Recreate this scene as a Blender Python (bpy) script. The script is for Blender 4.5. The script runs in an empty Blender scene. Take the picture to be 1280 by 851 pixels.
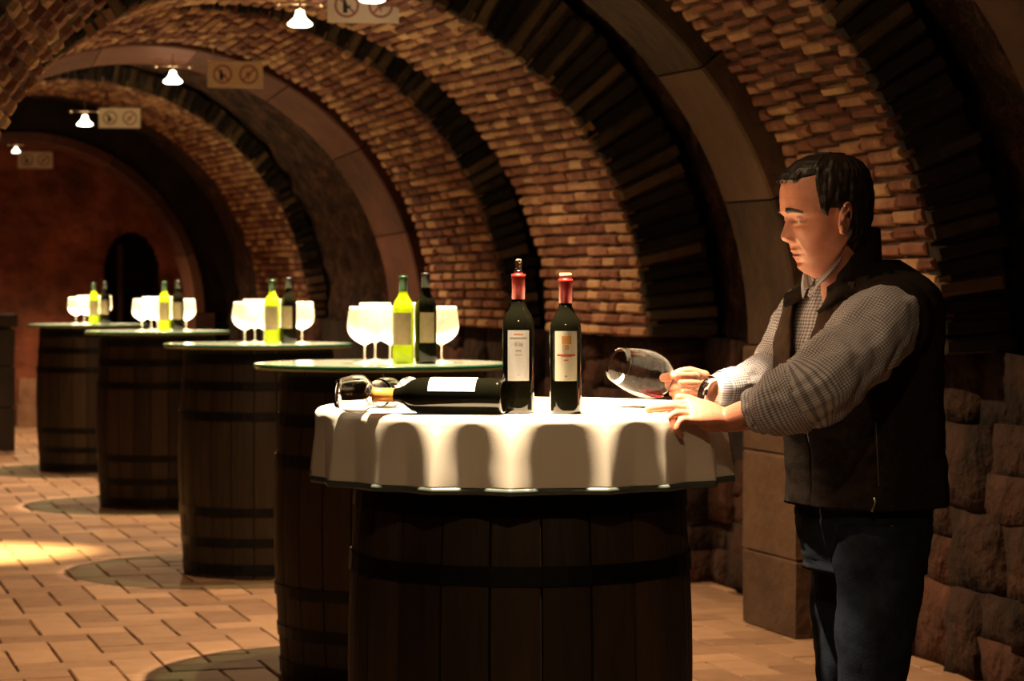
import bpy, bmesh, math, random
import numpy as np
from mathutils import Vector, Matrix, noise, Quaternion
PI = math.pi
SC = bpy.context.scene
COL = SC.collection
rnd = random.Random(7)

# ---------------------------------------------------------------- frame of the place
FPX = 3000.0            # focal length in pixels of the 1280 wide frame
CAMH = 1.337
HY = 362.0              # row of the horizon
TH, X0, CZ = 0.2994, 2.302, 1.117
TX, TY = -math.sin(TH), math.cos(TH)
NX, NY = math.cos(TH), math.sin(TH)
def W(s, l, h): return Vector((X0 + TX*s + NX*l, TY*s + NY*l, h))
def toframe(p):
    return 640 + FPX*p[0]/max(p[1], .1), HY - FPX*(p[2]-CAMH)/max(p[1], .1)
def at(px, py, Y): return Vector(((px-640)*Y/FPX, Y, CAMH + (HY-py)*Y/FPX))

# ---------------------------------------------------------------- camera, world, light
cd = bpy.data.cameras.new('camera'); cam = bpy.data.objects.new('camera', cd); COL.objects.link(cam)
cam.location = (0, 0, CAMH); cam.rotation_euler = (PI/2, 0, 0)
cd.sensor_width = 36; cd.lens = 36*FPX/1280; cd.shift_y = -(425.5-HY)/1280
cd.dof.use_dof = True; cd.dof.focus_distance = 5.15; cd.dof.aperture_fstop = 7.5
cd.clip_start = .05
SC.camera = cam
SC.view_settings.view_transform = 'Standard'; SC.view_settings.look = 'None'
SC.view_settings.gamma = 1; SC.view_settings.use_curve_mapping = False
SC.view_settings.exposure = 0.0
wd = bpy.data.worlds.new('world'); SC.world = wd; wd.use_nodes = True
wd.node_tree.nodes['Background'].inputs[0].default_value = (1.0, .62, .36, 1)
wd.node_tree.nodes['Background'].inputs[1].default_value = .009

WARM = (1.0, .66, .36)
def spot(name, loc, aim, power, angle, blend, size=.02, color=WARM):
    ld = bpy.data.lights.new(name, 'SPOT'); o = bpy.data.objects.new(name, ld); COL.objects.link(o)
    ld.energy = power; ld.spot_size = math.radians(angle); ld.spot_blend = blend
    ld.shadow_soft_size = size; ld.color = color
    o.location = loc
    o.rotation_euler = (Vector(aim)-Vector(loc)).to_track_quat('-Z', 'Y').to_euler()
    return o
# tables: frame column of the centre, distance from the camera plane
TABLES = [(650, 5.26), (478, 8.35), (323, 11.4), (197, 14.9), (110, 17.8)]
HT = 1.085              # height of the table tops
LAMPS = [(375, 25, 11.3), (216, 98, 14.8), (106, 152, 17.8), (20, 188, 21.5), (465, -6, 10.6)]
for i, (px, Y) in enumerate(TABLES):
    x = (px-640)*Y/FPX
    if i >= 2:
        a, b, c = LAMPS[i-2]; p = at(a, b+9, c)
        spot('lamp_light', p, (x, Y, 1.0), 1700, 35, .35, .022, (1, .74, .46))
        spot('lamp_wide_light', p, (p.x, p.y, 0), 420, 140, .9, .022)
    elif i == 1:
        p = Vector((x+.08, Y, 2.58))
        spot('lamp_light', p, (x, Y, 1.0), 1000, 35, .35, .022, (1, .74, .46))
        spot('lamp_wide_light', p, (p.x, p.y, 0), 420, 140, .9, .022)
    else:
        p = Vector((.0, 4.865, 2.56))
        spot('lamp_light', p, (.05, 5.22, 1.0), 1500, 42, .7, .022, (1, .76, .50))
        spot('lamp_wide_light', p, (p.x, p.y, 0), 36, 140, .9, .022)
        spot('lamp_wide_light', (.1, 2.2, 2.6), (.1, 3.4, .9), 62, 110, .9, .04)
p = at(20, 197, 21.5); spot('lamp_wide_light', p, (p.x, p.y, 0), 420, 140, .9, .022)
p = Vector((-2.7, 12.2, 2.3)); spot('wall_spot_light', p, (-2.72, 12.2, 0), 2200, 34, 1., .02, (1, .7, .28))

# ---------------------------------------------------------------- helpers
def tag(o, label=None, cat=None, group=None, kind=None):
    if label: o['label'] = label
    if cat: o['category'] = cat
    if group: o['group'] = group
    if kind: o['kind'] = kind
    return o
def empty(name, loc=(0, 0, 0), rz=0, parent=None):
    o = bpy.data.objects.new(name, None); COL.objects.link(o)
    o.location = loc; o.rotation_euler = (0, 0, rz); o.parent = parent
    o.empty_display_size = .1
    return o
def link(name, me, parent=None, mat=None):
    o = bpy.data.objects.new(name, me); COL.objects.link(o); o.parent = parent
    return o
def mesh(name, V, F, mat=None, smooth=False):
    me = bpy.data.meshes.new(name); me.from_pydata([tuple(v) for v in V], [], F)
    me.validate(); me.update()
    if mat: me.materials.append(mat)
    if smooth: me.polygons.foreach_set('use_smooth', [True]*len(me.polygons))
    return me
def obj(name, V, F, mat, parent=None, smooth=False):
    return link(name, mesh(name, V, F, mat, smooth), parent)
class MB:
    def __init__(s): s.V = []; s.F = []
    def add(s, V, F):
        n = len(s.V); s.V += [tuple(v) for v in V]; s.F += [tuple(i+n for i in f) for f in F]; return s
    def box(s, c, d, M=None):
        V = []
        for i in (-1, 1):
            for j in (-1, 1):
                for k in (-1, 1):
                    v = Vector((i*d[0]/2, j*d[1]/2, k*d[2]/2))
                    if M is not None: v = M @ v
                    V.append(v+Vector(c))
        return s.add(V, [(0, 1, 3, 2), (4, 6, 7, 5), (0, 4, 5, 1), (2, 3, 7, 6), (0, 2, 6, 4), (1, 5, 7, 3)])
    def lathe(s, prof, n=32, c=(0, 0, 0), closed=False):
        V = []; F = []; m = len(prof)
        for i in range(n):
            a = 2*PI*i/n
            for r, z in prof: V.append((c[0]+r*math.cos(a), c[1]+r*math.sin(a), c[2]+z))
        for i in range(n):
            j = (i+1) % n
            for k in range(m if closed else m-1):
                k2 = (k+1) % m
                F.append((i*m+k, j*m+k, j*m+k2, i*m+k2))
        if not closed:
            if prof[0][0] > 1e-5: F.append(tuple(i*m for i in range(n))[::-1])
            if prof[-1][0] > 1e-5: F.append(tuple(i*m+m-1 for i in range(n)))
        return s.add(V, F)
    def tube(s, pts, rad, n=10, cap=True):
        pts = [Vector(p) for p in pts]
        if not hasattr(rad, '__len__'): rad = [rad]*len(pts)
        V = []; F = []; up = None
        for i, p in enumerate(pts):
            t = (pts[min(i+1, len(pts)-1)]-pts[max(i-1, 0)]).normalized()
            if up is None:
                up = Vector((0, 0, 1)) if abs(t.z) < .9 else Vector((0, 1, 0))
            u = (up-t*up.dot(t)).normalized(); v = t.cross(u); up = u
            for k in range(n):
                a = 2*PI*k/n; V.append(p+(u*math.cos(a)+v*math.sin(a))*rad[i])
        for i in range(len(pts)-1):
            for k in range(n):
                k2 = (k+1) % n; F.append((i*n+k, i*n+k2, (i+1)*n+k2, (i+1)*n+k))
        if cap:
            F.append(tuple(range(n))[::-1]); F.append(tuple((len(pts)-1)*n+k for k in range(n)))
        return s.add(V, F)
    def build(s, name, mat, parent=None, smooth=False):
        return obj(name, s.V, s.F, mat, parent, smooth)
def weld(o, d=1e-4):
    bm = bmesh.new(); bm.from_mesh(o.data); bmesh.ops.remove_doubles(bm, verts=bm.verts, dist=d)
    bmesh.ops.recalc_face_normals(bm, faces=bm.faces); bm.to_mesh(o.data); bm.free(); return o

# ---------------------------------------------------------------- materials
def nt(name):
    m = bpy.data.materials.new(name); m.use_nodes = True; t = m.node_tree
    return m, t, t.nodes['Principled BSDF'], t.nodes, t.links
def ramp(N, L, fac, stops):
    r = N.new('ShaderNodeValToRGB'); e = r.color_ramp.elements
    while len(e) < len(stops): e.new(.5)
    for i, (p, c) in enumerate(stops): e[i].position = p; e[i].color = (*c, 1)
    L.new(fac, r.inputs[0]); return r
def texco(N, L, kind='Object', scale=(1, 1, 1)):
    tc = N.new('ShaderNodeTexCoord'); mp = N.new('ShaderNodeMapping'); mp.inputs['Scale'].default_value = scale
    L.new(tc.outputs[kind], mp.inputs[0]); return mp.outputs[0]
def noise_mat(name, stops, scale=8, rough=.85, bump=.3, bdist=.01, bscale=None, kind='Object', stretch=(1, 1, 1), metallic=0, detail=6, spec=.3, rndmix=None):
    m, t, P, N, L = nt(name)
    co = texco(N, L, kind, stretch)
    if kind == 'World':
        pass
    n1 = N.new('ShaderNodeTexNoise'); n1.inputs['Scale'].default_value = scale; n1.inputs['Detail'].default_value = detail
    n1.inputs['Roughness'].default_value = .65
    L.new(co, n1.inputs['Vector'])
    fac = n1.outputs['Fac']
    if rndmix:
        src, amt = rndmix
        if src == 'object':
            oi = N.new('ShaderNodeObjectInfo'); ro = oi.outputs['Random']
            ad = N.new('ShaderNodeVectorMath'); ad.operation = 'ADD'
            sc_ = N.new('ShaderNodeMath'); sc_.operation = 'MULTIPLY'; sc_.inputs[1].default_value = 37; L.new(ro, sc_.inputs[0])
            L.new(co, ad.inputs[0]); L.new(sc_.outputs[0], ad.inputs[1]); L.new(ad.outputs[0], n1.inputs['Vector'])
        else:
            at_ = N.new('ShaderNodeAttribute'); at_.attribute_name = 'rnd'; ro = at_.outputs['Fac']
        mx = N.new('ShaderNodeMix'); mx.data_type = 'FLOAT'; mx.inputs[0].default_value = amt
        L.new(fac, mx.inputs[2]); L.new(ro, mx.inputs[3]); fac = mx.outputs[0]
    r = ramp(N, L, fac, stops); L.new(r.outputs[0], P.inputs['Base Color'])
    P.inputs['Roughness'].default_value = rough; P.inputs['Metallic'].default_value = metallic
    P.inputs['Specular IOR Level'].default_value = spec
    if bump:
        n2 = N.new('ShaderNodeTexNoise'); n2.inputs['Scale'].default_value = bscale or scale*3; n2.inputs['Detail'].default_value = 5
        L.new(co, n2.inputs['Vector'])
        b = N.new('ShaderNodeBump'); b.inputs['Strength'].default_value = bump; b.inputs['Distance'].default_value = bdist
        L.new(n2.outputs['Fac'], b.inputs['Height']); L.new(b.outputs[0], P.inputs['Normal'])
    return m
def flat_mat(name, col, rough=.6, metallic=0, spec=.4):
    m, t, P, N, L = nt(name)
    P.inputs['Base Color'].default_value = (*col, 1); P.inputs['Roughness'].default_value = rough
    P.inputs['Metallic'].default_value = metallic; P.inputs['Specular IOR Level'].default_value = spec
    return m
BST = [(.22, (.12, .045, .03)), (.45, (.23, .10, .06)), (.6, (.36, .19, .105)), (.8, (.52, .33, .17))]
M = {}
M['brick'] = noise_mat('brick_clay', BST, 14, .9, .6, .006, 60, rndmix=('object', .5))
M['brick_joined'] = noise_mat('brick_clay_joined', BST, 14, .9, .6, .006, 60, rndmix=('attr', .62))
M['mortar'] = noise_mat('old_mortar', [(.3, (.03, .018, .012)), (.7, (.10, .055, .035))], 12, .95, .6, .01, 40)
FST = [(.25, (.012, .010, .008)), (.55, (.045, .034, .022)), (.8, (.17, .115, .06))]
M['dark_face'] = noise_mat('dark_face_stone', FST, 9, .85, .5, .006, 40, rndmix=('object', .6))  # radial stones of the arch front faces, darker than the bricks
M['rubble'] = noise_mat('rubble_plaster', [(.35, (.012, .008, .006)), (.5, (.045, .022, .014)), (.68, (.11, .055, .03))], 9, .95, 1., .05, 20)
M['stone'] = noise_mat('rough_stone', [(.3, (.012, .007, .005)), (.5, (.044, .021, .013)), (.68, (.09, .036, .022)), (.85, (.14, .066, .038))], 6, .95, 1., .05, 15, rndmix=('object', .3), stretch=(1, 1, .85))
M['ashlar'] = noise_mat('dressed_stone', [(.25, (.035, .022, .011)), (.5, (.075, .042, .023)), (.8, (.12, .07, .038))], 5, .85, .8, .015, 14, rndmix=('object', .35))
M['ashlar_red'] = noise_mat('dressed_red_stone', [(.25, (.05, .02, .012)), (.5, (.11, .042, .026)), (.8, (.16, .07, .042))], 3, .85, .4, .006, 30, rndmix=('object', .35))
M['ashlar_pale'] = noise_mat('pale_stone', [(.3, (.16, .08, .045)), (.7, (.34, .19, .11))], 6, .85, .4, .006, 30)
M['plaster'] = noise_mat('red_plaster', [(.3, (.06, .028, .018)), (.45, (.22, .075, .045)), (.6, (.42, .14, .08)), (.8, (.50, .24, .14))], 1.3, .95, .7, .02, 18)
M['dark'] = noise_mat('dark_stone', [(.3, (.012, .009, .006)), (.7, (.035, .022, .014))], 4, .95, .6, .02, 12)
PVT = [(.2, (.21, .12, .075)), (.5, (.33, .20, .12)), (.8, (.45, .28, .17))]
M['paver'] = noise_mat('floor_paver', PVT, 10, .62, .35, .004, 60, rndmix=('object', .45))
M['paver_joined'] = noise_mat('floor_paver_joined', PVT, 10, .62, .35, .004, 60, rndmix=('attr', .45))
M['grout'] = noise_mat('floor_grout', [(.3, (.07, .036, .022)), (.7, (.15, .085, .05))], 20, .95, .3, .004)

# ---------------------------------------------------------------- floor
def jbox(c, d, ax, ch, jit, R):
    """a block: base rectangle and chamfered face; ax = 3x3 columns (u, v, out)"""
    V = []
    for (k, g) in ((0, 0), (1-ch[2], 0), (1, 1)):
        for (a, b) in ((-1, -1), (1, -1), (1, 1), (-1, 1)):
            u = a*(d[0]/2-(ch[0] if g else 0)) + R.uniform(-jit, jit)
            v = b*(d[1]/2-(ch[1] if g else 0)) + R.uniform(-jit, jit)
            w = -d[2]/2+d[2]*k + (R.uniform(-jit, jit) if k else 0)
            V.append(Vector(c)+ax[0]*u+ax[1]*v+ax[2]*w)
    F = [(8, 9, 10, 11), (3, 2, 1, 0)]
    for r in (0, 4):
        for i in range(4): j = (i+1) % 4; F.append((r+i, r+j, r+4+j, r+4+i))
    return V, F
EX = (Vector((1, 0, 0)), Vector((0, 1, 0)), Vector((0, 0, 1)))
def joined(name, items, mat, parent, attr=True):
    """items: list of (V, F, rnd); joins them into one stuff mesh with a per-face attribute"""
    V = []; F = []; A = []
    for v, f, r in items:
        n = len(V); V += [tuple(q) for q in v]; F += [tuple(i+n for i in ff) for ff in f]; A += [r]*len(f)
    me = mesh(name, V, F, mat)
    if len(me.polygons) == len(A):
        a = me.attributes.new('rnd', 'FLOAT', 'FACE'); a.data.foreach_set('value', A)
    o = link(name, me, parent); o['kind'] = 'stuff'; return o

floor = obj('floor', [W(2.5, -4.5, -.012), W(2.5, 2.2, -.012), W(26, 2.2, -.012), W(26, -4.5, -.012),
                      W(2.5, -4.5, -.2), W(2.5, 2.2, -.2), W(26, 2.2, -.2), W(26, -4.5, -.2)],
            [(0, 1, 2, 3), (7, 6, 5, 4), (0, 4, 5, 1), (1, 5, 6, 2), (2, 6, 7, 3), (3, 7, 4, 0)], M['grout'])
tag(floor, 'clay paver floor in herringbone bond running the length of the cellar', None, None, 'structure')
PW, PL = .17, .34
T3, N3 = Vector((TX, TY, 0)), Vector((NX, NY, 0))
def herring():
    """lattice: horizontal paver at (k+j... ) shifted one unit per row; the vertical ones fill the steps"""
    out = {}
    for j in range(-4, 150):
        for i in range(-40, 45):
            x = j + 4*i
            out[(x, j, 0)] = ((x+1)*PW, (j+.5)*PW, (PL, PW))          # cells (x,j),(x+1,j)
            out[(x, j, 1)] = ((x+2.5)*PW, (j+0)*PW, (PW, PL))          # cells (x+2,j),(x+2,j-1)
    return list(out.values())
cand = []
for (a, b, d) in herring():
    l, s = a-1.2, b+2.6
    if not (-3.6 < l < 1.95 and 2.6 < s < 25): continue
    p = W(s, l, 0); fx, fy = toframe(p)
    vis = -30 < fx < 1310 and fy < 880
    if vis and 420 < fx < 870 and fy > 760: vis = False
    cand.append((0 if vis else 1, p.y, s, l, d))
cand.sort(key=lambda c: (c[0], c[1]))
PM = {}
for key, d in (('h', (PL, PW)), ('v', (PW, PL))):
    for k in range(5):
        R = random.Random(k)
        V, F = jbox((0, 0, 0), (d[0]-.006, d[1]-.006, .03), EX, (.004, .004, .15), .0015, R)
        PM[key, k] = mesh('paver', V, F, M['paver'])
rest = []
for n, (v, y, s, l, d) in enumerate(cand):
    dz = rnd.uniform(-.0025, .0015)
    if n < 300 and v == 0:
        o = link('paver', PM['h' if d[0] > d[1] else 'v', rnd.randrange(5)], floor)
        o.location = W(s, l, -.015+dz); o.rotation_euler = (rnd.uniform(-.006, .006), rnd.uniform(-.006, .006), TH)
    else:
        V, F = jbox(W(s, l, -.015+dz), (d[0]-.006, d[1]-.006, .03), (N3, T3, EX[2]), (.004, .004, .15), .0015, rnd)
        rest.append((V, F, rnd.random()))
joined('paver_field', rest, M['paver_joined'], floor)

# ---------------------------------------------------------------- vault shell
def arch_surf(s0, s1, R0, R1, ns, na, disp=0, fs=3., a0=0, a1=PI, c0=0, c1=0, flip=False, base=None):
    V = []; F = []
    for i in range(ns+1):
        k = i/ns; s = s0+(s1-s0)*k; R = R0+(R1-R0)*k; c = c0+(c1-c0)*k
        for j in range(na+1):
            a = a0+(a1-a0)*j/na
            d = noise.fractal(Vector((s*fs, a*R*fs, 3)), .8, 2, 4)*disp if disp else 0
            r = R+d
            V.append(W(s, c+r*math.cos(a), CZ+r*math.sin(a)))
    for i in range(ns):
        for j in range(na):
            q = (i*(na+1)+j, i*(na+1)+j+1, (i+1)*(na+1)+j+1, (i+1)*(na+1)+j)
            F.append(q[::-1] if flip else q)
    return V, F
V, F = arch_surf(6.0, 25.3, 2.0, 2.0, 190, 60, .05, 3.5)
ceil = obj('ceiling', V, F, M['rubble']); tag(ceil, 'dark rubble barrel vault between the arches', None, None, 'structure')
for p_ in ceil.data.polygons: p_.use_smooth = True

BRK = []
for k in range(8):
    R = random.Random(50+k)
    V, F = jbox((0, 0, 0), (.19, .041, .06), EX, (.009, .009, .2), .0035, R); BRK.append(mesh('brick', V, F, M['brick']))
FSM = []
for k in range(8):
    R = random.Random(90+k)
    V, F = jbox((0, 0, 0), (.30, .044, .07), EX, (.008, .006, .2), .003, R); FSM.append(mesh('face_stone', V, F, M['dark_face']))
def infr(p, m=15):
    x, y = toframe(p); return -m < x < 1280+m and -m < y < 860
def brick_arch(s0, s1, R0, R1, Rout, label, parts=True, c0=0., c1=0., pitch=.054, dark_face=True):
    t = empty('brick_arch', W(s0, 0, 0)); tag(t, label, None, None, 'structure')
    off = -t.location
    def loc(v): return v+off
    mb = MB(); na = 72
    bk = .02
    V, F = arch_surf(s0+.01, s1-.01, R0+bk, R1+bk, 6, na, c0=c0, c1=c1); mb.add([loc(v) for v in V], F)
    V, F = arch_surf(s0+.01, s1-.01, Rout, Rout, 1, na, c0=c0, c1=c1, flip=True); mb.add([loc(v) for v in V], F)
    for s_, R_, c_, fl in ((s0+.01, R0+bk, c0, False), (s1-.01, R1+bk, c1, True)):
        V = []; F = []
        for j in range(na+1):
            a = PI*j/na
            for r in (R_, Rout): V.append(loc(W(s_, c_+r*math.cos(a), CZ+r*math.sin(a))))
        for j in range(na):
            q = (2*j, 2*j+2, 2*j+3, 2*j+1); F.append(q if fl else q[::-1])
        mb.add(V, F)
    o = mb.build('mortar_bed', M['mortar'], t)
    # intrados courses
    n = int(PI*(R0+R1)/2/pitch); rest = []; cnt = 0
    W_ = s1-s0
    for j in range(n):
        a = PI*(j+.5)/n
        x = -rnd.uniform(.0, .18)
        while x < W_-.02:
            L = rnd.choice((.19, .19, .2, .17, .11))
            e0, e1 = max(x, -rnd.uniform(0, .02)), min(x+L, W_+rnd.uniform(0, .02)); x += L+.013
            if e1-e0 < .03: continue
            k = ((e0+e1)/2)/W_; R = R0+(R1-R0)*k; c = c0+(c1-c0)*k
            outv = -(N3*math.cos(a)+Vector((0, 0, math.sin(a))))
            tang = (N3*-math.sin(a)+Vector((0, 0, math.cos(a))))
            pr = rnd.uniform(-.008, .008)
            p = W(s0+(e0+e1)/2, c+(R+.03+pr)*math.cos(a), CZ+(R+.03+pr)*math.sin(a))
            if parts and cnt < 300 and infr(p) and a < 2.9:
                b = link('brick', BRK[rnd.randrange(8)], t); cnt += 1
                m = Matrix((T3*((e1-e0)/.19), tang, outv)).transposed().to_4x4(); m.translation = loc(p); b.matrix_local = m
            else:
                V, F = jbox(loc(p), (e1-e0, .043, .06), (T3, tang, outv), (.006, .006, .12), .0022, rnd)
                rest.append((V, F, rnd.random()))
    if rest: joined('brick_courses', rest, M['brick_joined'], t)
    if dark_face:
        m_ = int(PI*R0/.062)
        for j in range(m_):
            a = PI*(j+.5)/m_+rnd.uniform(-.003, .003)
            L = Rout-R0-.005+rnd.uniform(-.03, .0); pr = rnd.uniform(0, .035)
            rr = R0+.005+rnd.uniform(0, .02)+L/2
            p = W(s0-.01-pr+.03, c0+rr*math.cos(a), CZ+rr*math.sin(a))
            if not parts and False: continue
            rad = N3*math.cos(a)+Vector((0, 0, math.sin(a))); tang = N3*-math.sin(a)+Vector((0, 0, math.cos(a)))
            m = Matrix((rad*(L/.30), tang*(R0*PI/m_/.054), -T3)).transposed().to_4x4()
            b = link('face_stone', FSM[rnd.randrange(8)], t); m.translation = loc(p); b.matrix_local = m
    return t
brick_arch(8.09, 9.05, 1.735, 1.625, 2.02, 'nearest brick arch, passing behind the head of the man', c0=-.125, c1=0)
brick_arch(10.9, 12.5, 1.575, 1.64, 1.93, 'wide brick arch rising behind the two standing red-capped bottles')
brick_arch(13.62, 14.95, 1.73, 1.69, 1.95, 'third brick arch, behind the second barrel table')
brick_arch(19.14, 21.4, 1.81, 1.88, 1.98, 'farthest small brick arch near the end of the cellar', parts=False)

def stone_arch(s0, s1, R0, R1, Rout, label, nv=9, c0=0., c1=0., pier=True, mat='ashlar'):
    t = empty('stone_arch', W(s0, 0, 0)); tag(t, label, None, None, 'structure'); off = -t.location
    for j in range(nv):
        V = []; F = []
        a0 = PI*j/nv+.0025; a1 = PI*(j+1)/nv-.0025; m = 8
        dr = rnd.uniform(-.006, .006)
        for i in range(m+1):
            a = a0+(a1-a0)*i/m; ca, sa = math.cos(a), math.sin(a)
            for (s_, R_, c_) in ((s0+.01, R0+dr, c0), (s1-.01, R1+dr, c1), (s1, R1+.012+dr, c1), (s1, Rout, c1), (s0, Rout, c0), (s0, R0+.012+dr, c0)):
                V.append(W(s_, c_+R_*ca, CZ+R_*sa)+off)
        for i in range(m):
            for k in range(6): k2 = (k+1) % 6; F.append((i*6+k, i*6+k2, i*6+6+k2, i*6+6+k))
        F.append(tuple(range(6))[::-1]); F.append(tuple(m*6+k for k in range(6)))
        obj('voussoir', V, F, M[mat], t)
    if pier:
        for sd in (0, 1):
            if sd and s0 < 9: continue
            z = 0
            while z < CZ-.05:
                hh = min(rnd.choice((.3, .36, .4)), CZ-z)
                if CZ-z-hh < .1: hh = CZ-z
                l0, l1 = (c0+R0+.005, Rout+.1) if not sd else (-Rout-.1, c0-R0-.005)
                V, F = jbox(W((s0+s1)/2, (l0+l1)/2, z+hh/2)+off, (l1-l0, s1-s0, hh-.008), (N3, T3, EX[2]), (.006, .006, .03), .002, rnd)
                obj('pier_block', V, F, M[mat], t); z += hh
    return t
stone_arch(6.9, 7.35, 1.91, 1.89, 2.12, 'plain stone rib crossing the upper right corner', c0=-.2, c1=-.18, pier=False)
stone_arch(9.12, 9.64, 1.64, 1.66, 1.95, 'broad dressed stone rib just left of the head of the man', c0=-.105, c1=-.105)
stone_arch(15.25, 15.8, 1.70, 1.64, 1.95, 'reddish dressed stone rib behind the third barrel table', mat='ashlar_red')
stone_arch(22.9, 23.4, 1.57, 1.56, 1.66, 'thin far stone rib framing the end wall', mat='ashlar_red')
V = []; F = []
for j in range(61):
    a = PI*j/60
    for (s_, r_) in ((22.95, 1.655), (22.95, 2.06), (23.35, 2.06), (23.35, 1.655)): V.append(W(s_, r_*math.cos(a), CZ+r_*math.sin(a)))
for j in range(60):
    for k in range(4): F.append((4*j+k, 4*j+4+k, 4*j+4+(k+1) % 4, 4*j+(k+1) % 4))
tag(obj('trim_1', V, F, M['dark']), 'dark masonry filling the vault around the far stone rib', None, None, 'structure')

# ---------------------------------------------------------------- lower walls
def wall(side, s0, s1, prof, label):
    t = empty('wall_'+side, W(s0, 0, 0)); tag(t, label, None, None, 'structure'); off = -t.location
    sg = 1 if side == 'right' else -1
    mb = MB()
    mb.box(W((s0+s1)/2, sg*2.12, .55)+off, (.4, s1-s0, 1.10), Matrix.Rotation(TH, 3, 'Z'))
    mb.build('wall_core', M['dark'], t)
    cnt = 0; rest = []
    ZB = [0, .28, .57, .85, 1.11]; sh = rnd.uniform(0, 50)
    def zb(r, s): return ZB[r]+(.075*noise.noise(Vector((s*2.1+sh, r*5.3, 0))) if 0 < r < 4 else 0)
    for r in range(4):
        s = s0+rnd.uniform(0, .2)
        while s < s1:
            L = rnd.uniform(.16, .5)
            inn = prof(s+L/2)+rnd.uniform(-.035, .035)+.02*r
            d = 1.97-inn; ax = (T3*-sg, EX[2], N3*-sg)
            spl = [(0, 1)] if rnd.random() < .6 else [(0, .5), (.5, 1)]
            for (q0, q1) in spl:
                za, zc_ = zb(r, s+L/2), zb(r+1, s+L/2); z0 = za+(zc_-za)*q0; z1 = za+(zc_-za)*q1
                V, F = rock(W(s+L/2, sg*(inn+d/2), (z0+z1)/2)+off, (L-.004, z1-z0+.012, d+rnd.uniform(-.02, .02)), ax)
                if infr(W(s+L/2, sg*inn, (z0+z1)/2), 40) and cnt < 300 and s < 20:
                    obj('wall_stone', V, F, M['stone'], t, True); cnt += 1
                else: rest.append((V, F, rnd.random()))
            s += L
    if rest: joined('wall_stones', rest, M['stone'], t)
    return t
def rock(c, d, ax):
    """irregular stone: 4x4 grid front, closed back"""
    V = []; F = []; n = 4
    for j in range(n):
        for i in range(n):
            u = (i/(n-1)-.5); v = (j/(n-1)-.5)
            e = max(abs(u), abs(v)) > .49
            w = d[2]/2 - (.012 if e else 0) + (rnd.uniform(-.012, .012))
            V.append(Vector(c)+ax[0]*(u*d[0]*(.97 if e else 1)+(rnd.uniform(-.012, .012)))+ax[1]*(v*d[1]+rnd.uniform(-.01, .01))+ax[2]*w)
    for (a, b) in ((-.5, -.5), (.5, -.5), (.5, .5), (-.5, .5)):
        V.append(Vector(c)+ax[0]*a*d[0]+ax[1]*b*d[1]-ax[2]*d[2]/2)
    for j in range(n-1):
        for i in range(n-1): F.append((j*n+i, j*n+i+1, j*n+n+i+1, j*n+n+i))
    F += [(17+0, 16, 19, 18)]
    F += [(16, 17, 3, 2, 1, 0), (17, 18, 15, 11, 7, 3), (18, 19, 12, 13, 14, 15), (19, 16, 0, 4, 8, 12)]
    return V, F
def profR(s):
    if s < 6.8: return 1.86
    if s < 9.1: return 1.74
    if s < 9.7: return 1.62
    if s < 10.85: return 1.88
    if s < 12.6: return 1.66
    if s < 13.6: return 1.88
    if s < 15.9: return 1.74
    if s < 19.1: return 1.90
    return 1.80
wall('right', 5.0, 25.2, profR, 'rough stone lower wall along the right side behind the man')
wall('left', 8.1, 25.2, profR, 'rough stone lower wall along the left side of the cellar')
# upright rubble above the ledge near the right edge
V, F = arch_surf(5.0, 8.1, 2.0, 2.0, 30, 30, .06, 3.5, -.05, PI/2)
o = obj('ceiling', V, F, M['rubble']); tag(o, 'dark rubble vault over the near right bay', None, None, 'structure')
# end wall with doorway
def end_wall():
    s = 25.0
    t = empty('wall_back', W(s, 0, 0)); tag(t, 'reddish plastered end wall with a dark arched doorway', None, None, 'structure'); off = -t.location
    V = []; F = []; nx, nz = 210, 165; idx = {}
    for j in range(nz+1):
        for i in range(nx+1):
            l = -2.1+4.2*i/nx; h = 3.3*j/nz
            d = noise.fractal(Vector((l*1.7, 9, h*1.7)), .8, 2, 5)*.05
            idx[i, j] = len(V); V.append(W(s+d, l, h)+off)
    def hole(l, h):
        return 1.0 < l < 1.56 and (h < 1.5 or (l-1.28)**2/.28**2+(h-1.5)**2/.42**2 < 1)
    for j in range(nz):
        for i in range(nx):
            l = -2.1+4.2*(i+.5)/nx; h = 3.3*(j+.5)/nz
            if hole(l, h): continue
            F.append((idx[i, j], idx[i+1, j], idx[i+1, j+1], idx[i, j+1]))
    obj('plaster_face', V, F, M['plaster'], t, True)
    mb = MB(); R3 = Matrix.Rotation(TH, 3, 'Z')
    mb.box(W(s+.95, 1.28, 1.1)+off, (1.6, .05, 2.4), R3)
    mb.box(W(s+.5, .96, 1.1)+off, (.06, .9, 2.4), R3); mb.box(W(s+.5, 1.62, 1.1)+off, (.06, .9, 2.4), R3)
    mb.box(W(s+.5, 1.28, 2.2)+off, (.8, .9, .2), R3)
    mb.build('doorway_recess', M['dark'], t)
    mb = MB(); mb.box(W(s+.4, 1.22, .9)+off, (.05, .05, 1.8), R3); mb.build('door_jamb', M['ashlar'], t)
    c = at(35, 500, 23.55)
    for (z0, z1, ex) in ((0, .22, .03), (.22, .47, 0)):
        V, F = jbox(Vector((c.x, c.y, (z0+z1)/2))+off, (.2+ex, .22+ex, z1-z0-.006), (N3, T3, EX[2]), (.008, .008, .04), .004, rnd)
        b = obj('plinth_block', V, F, M['ashlar_pale'], t)
end_wall()
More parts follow.
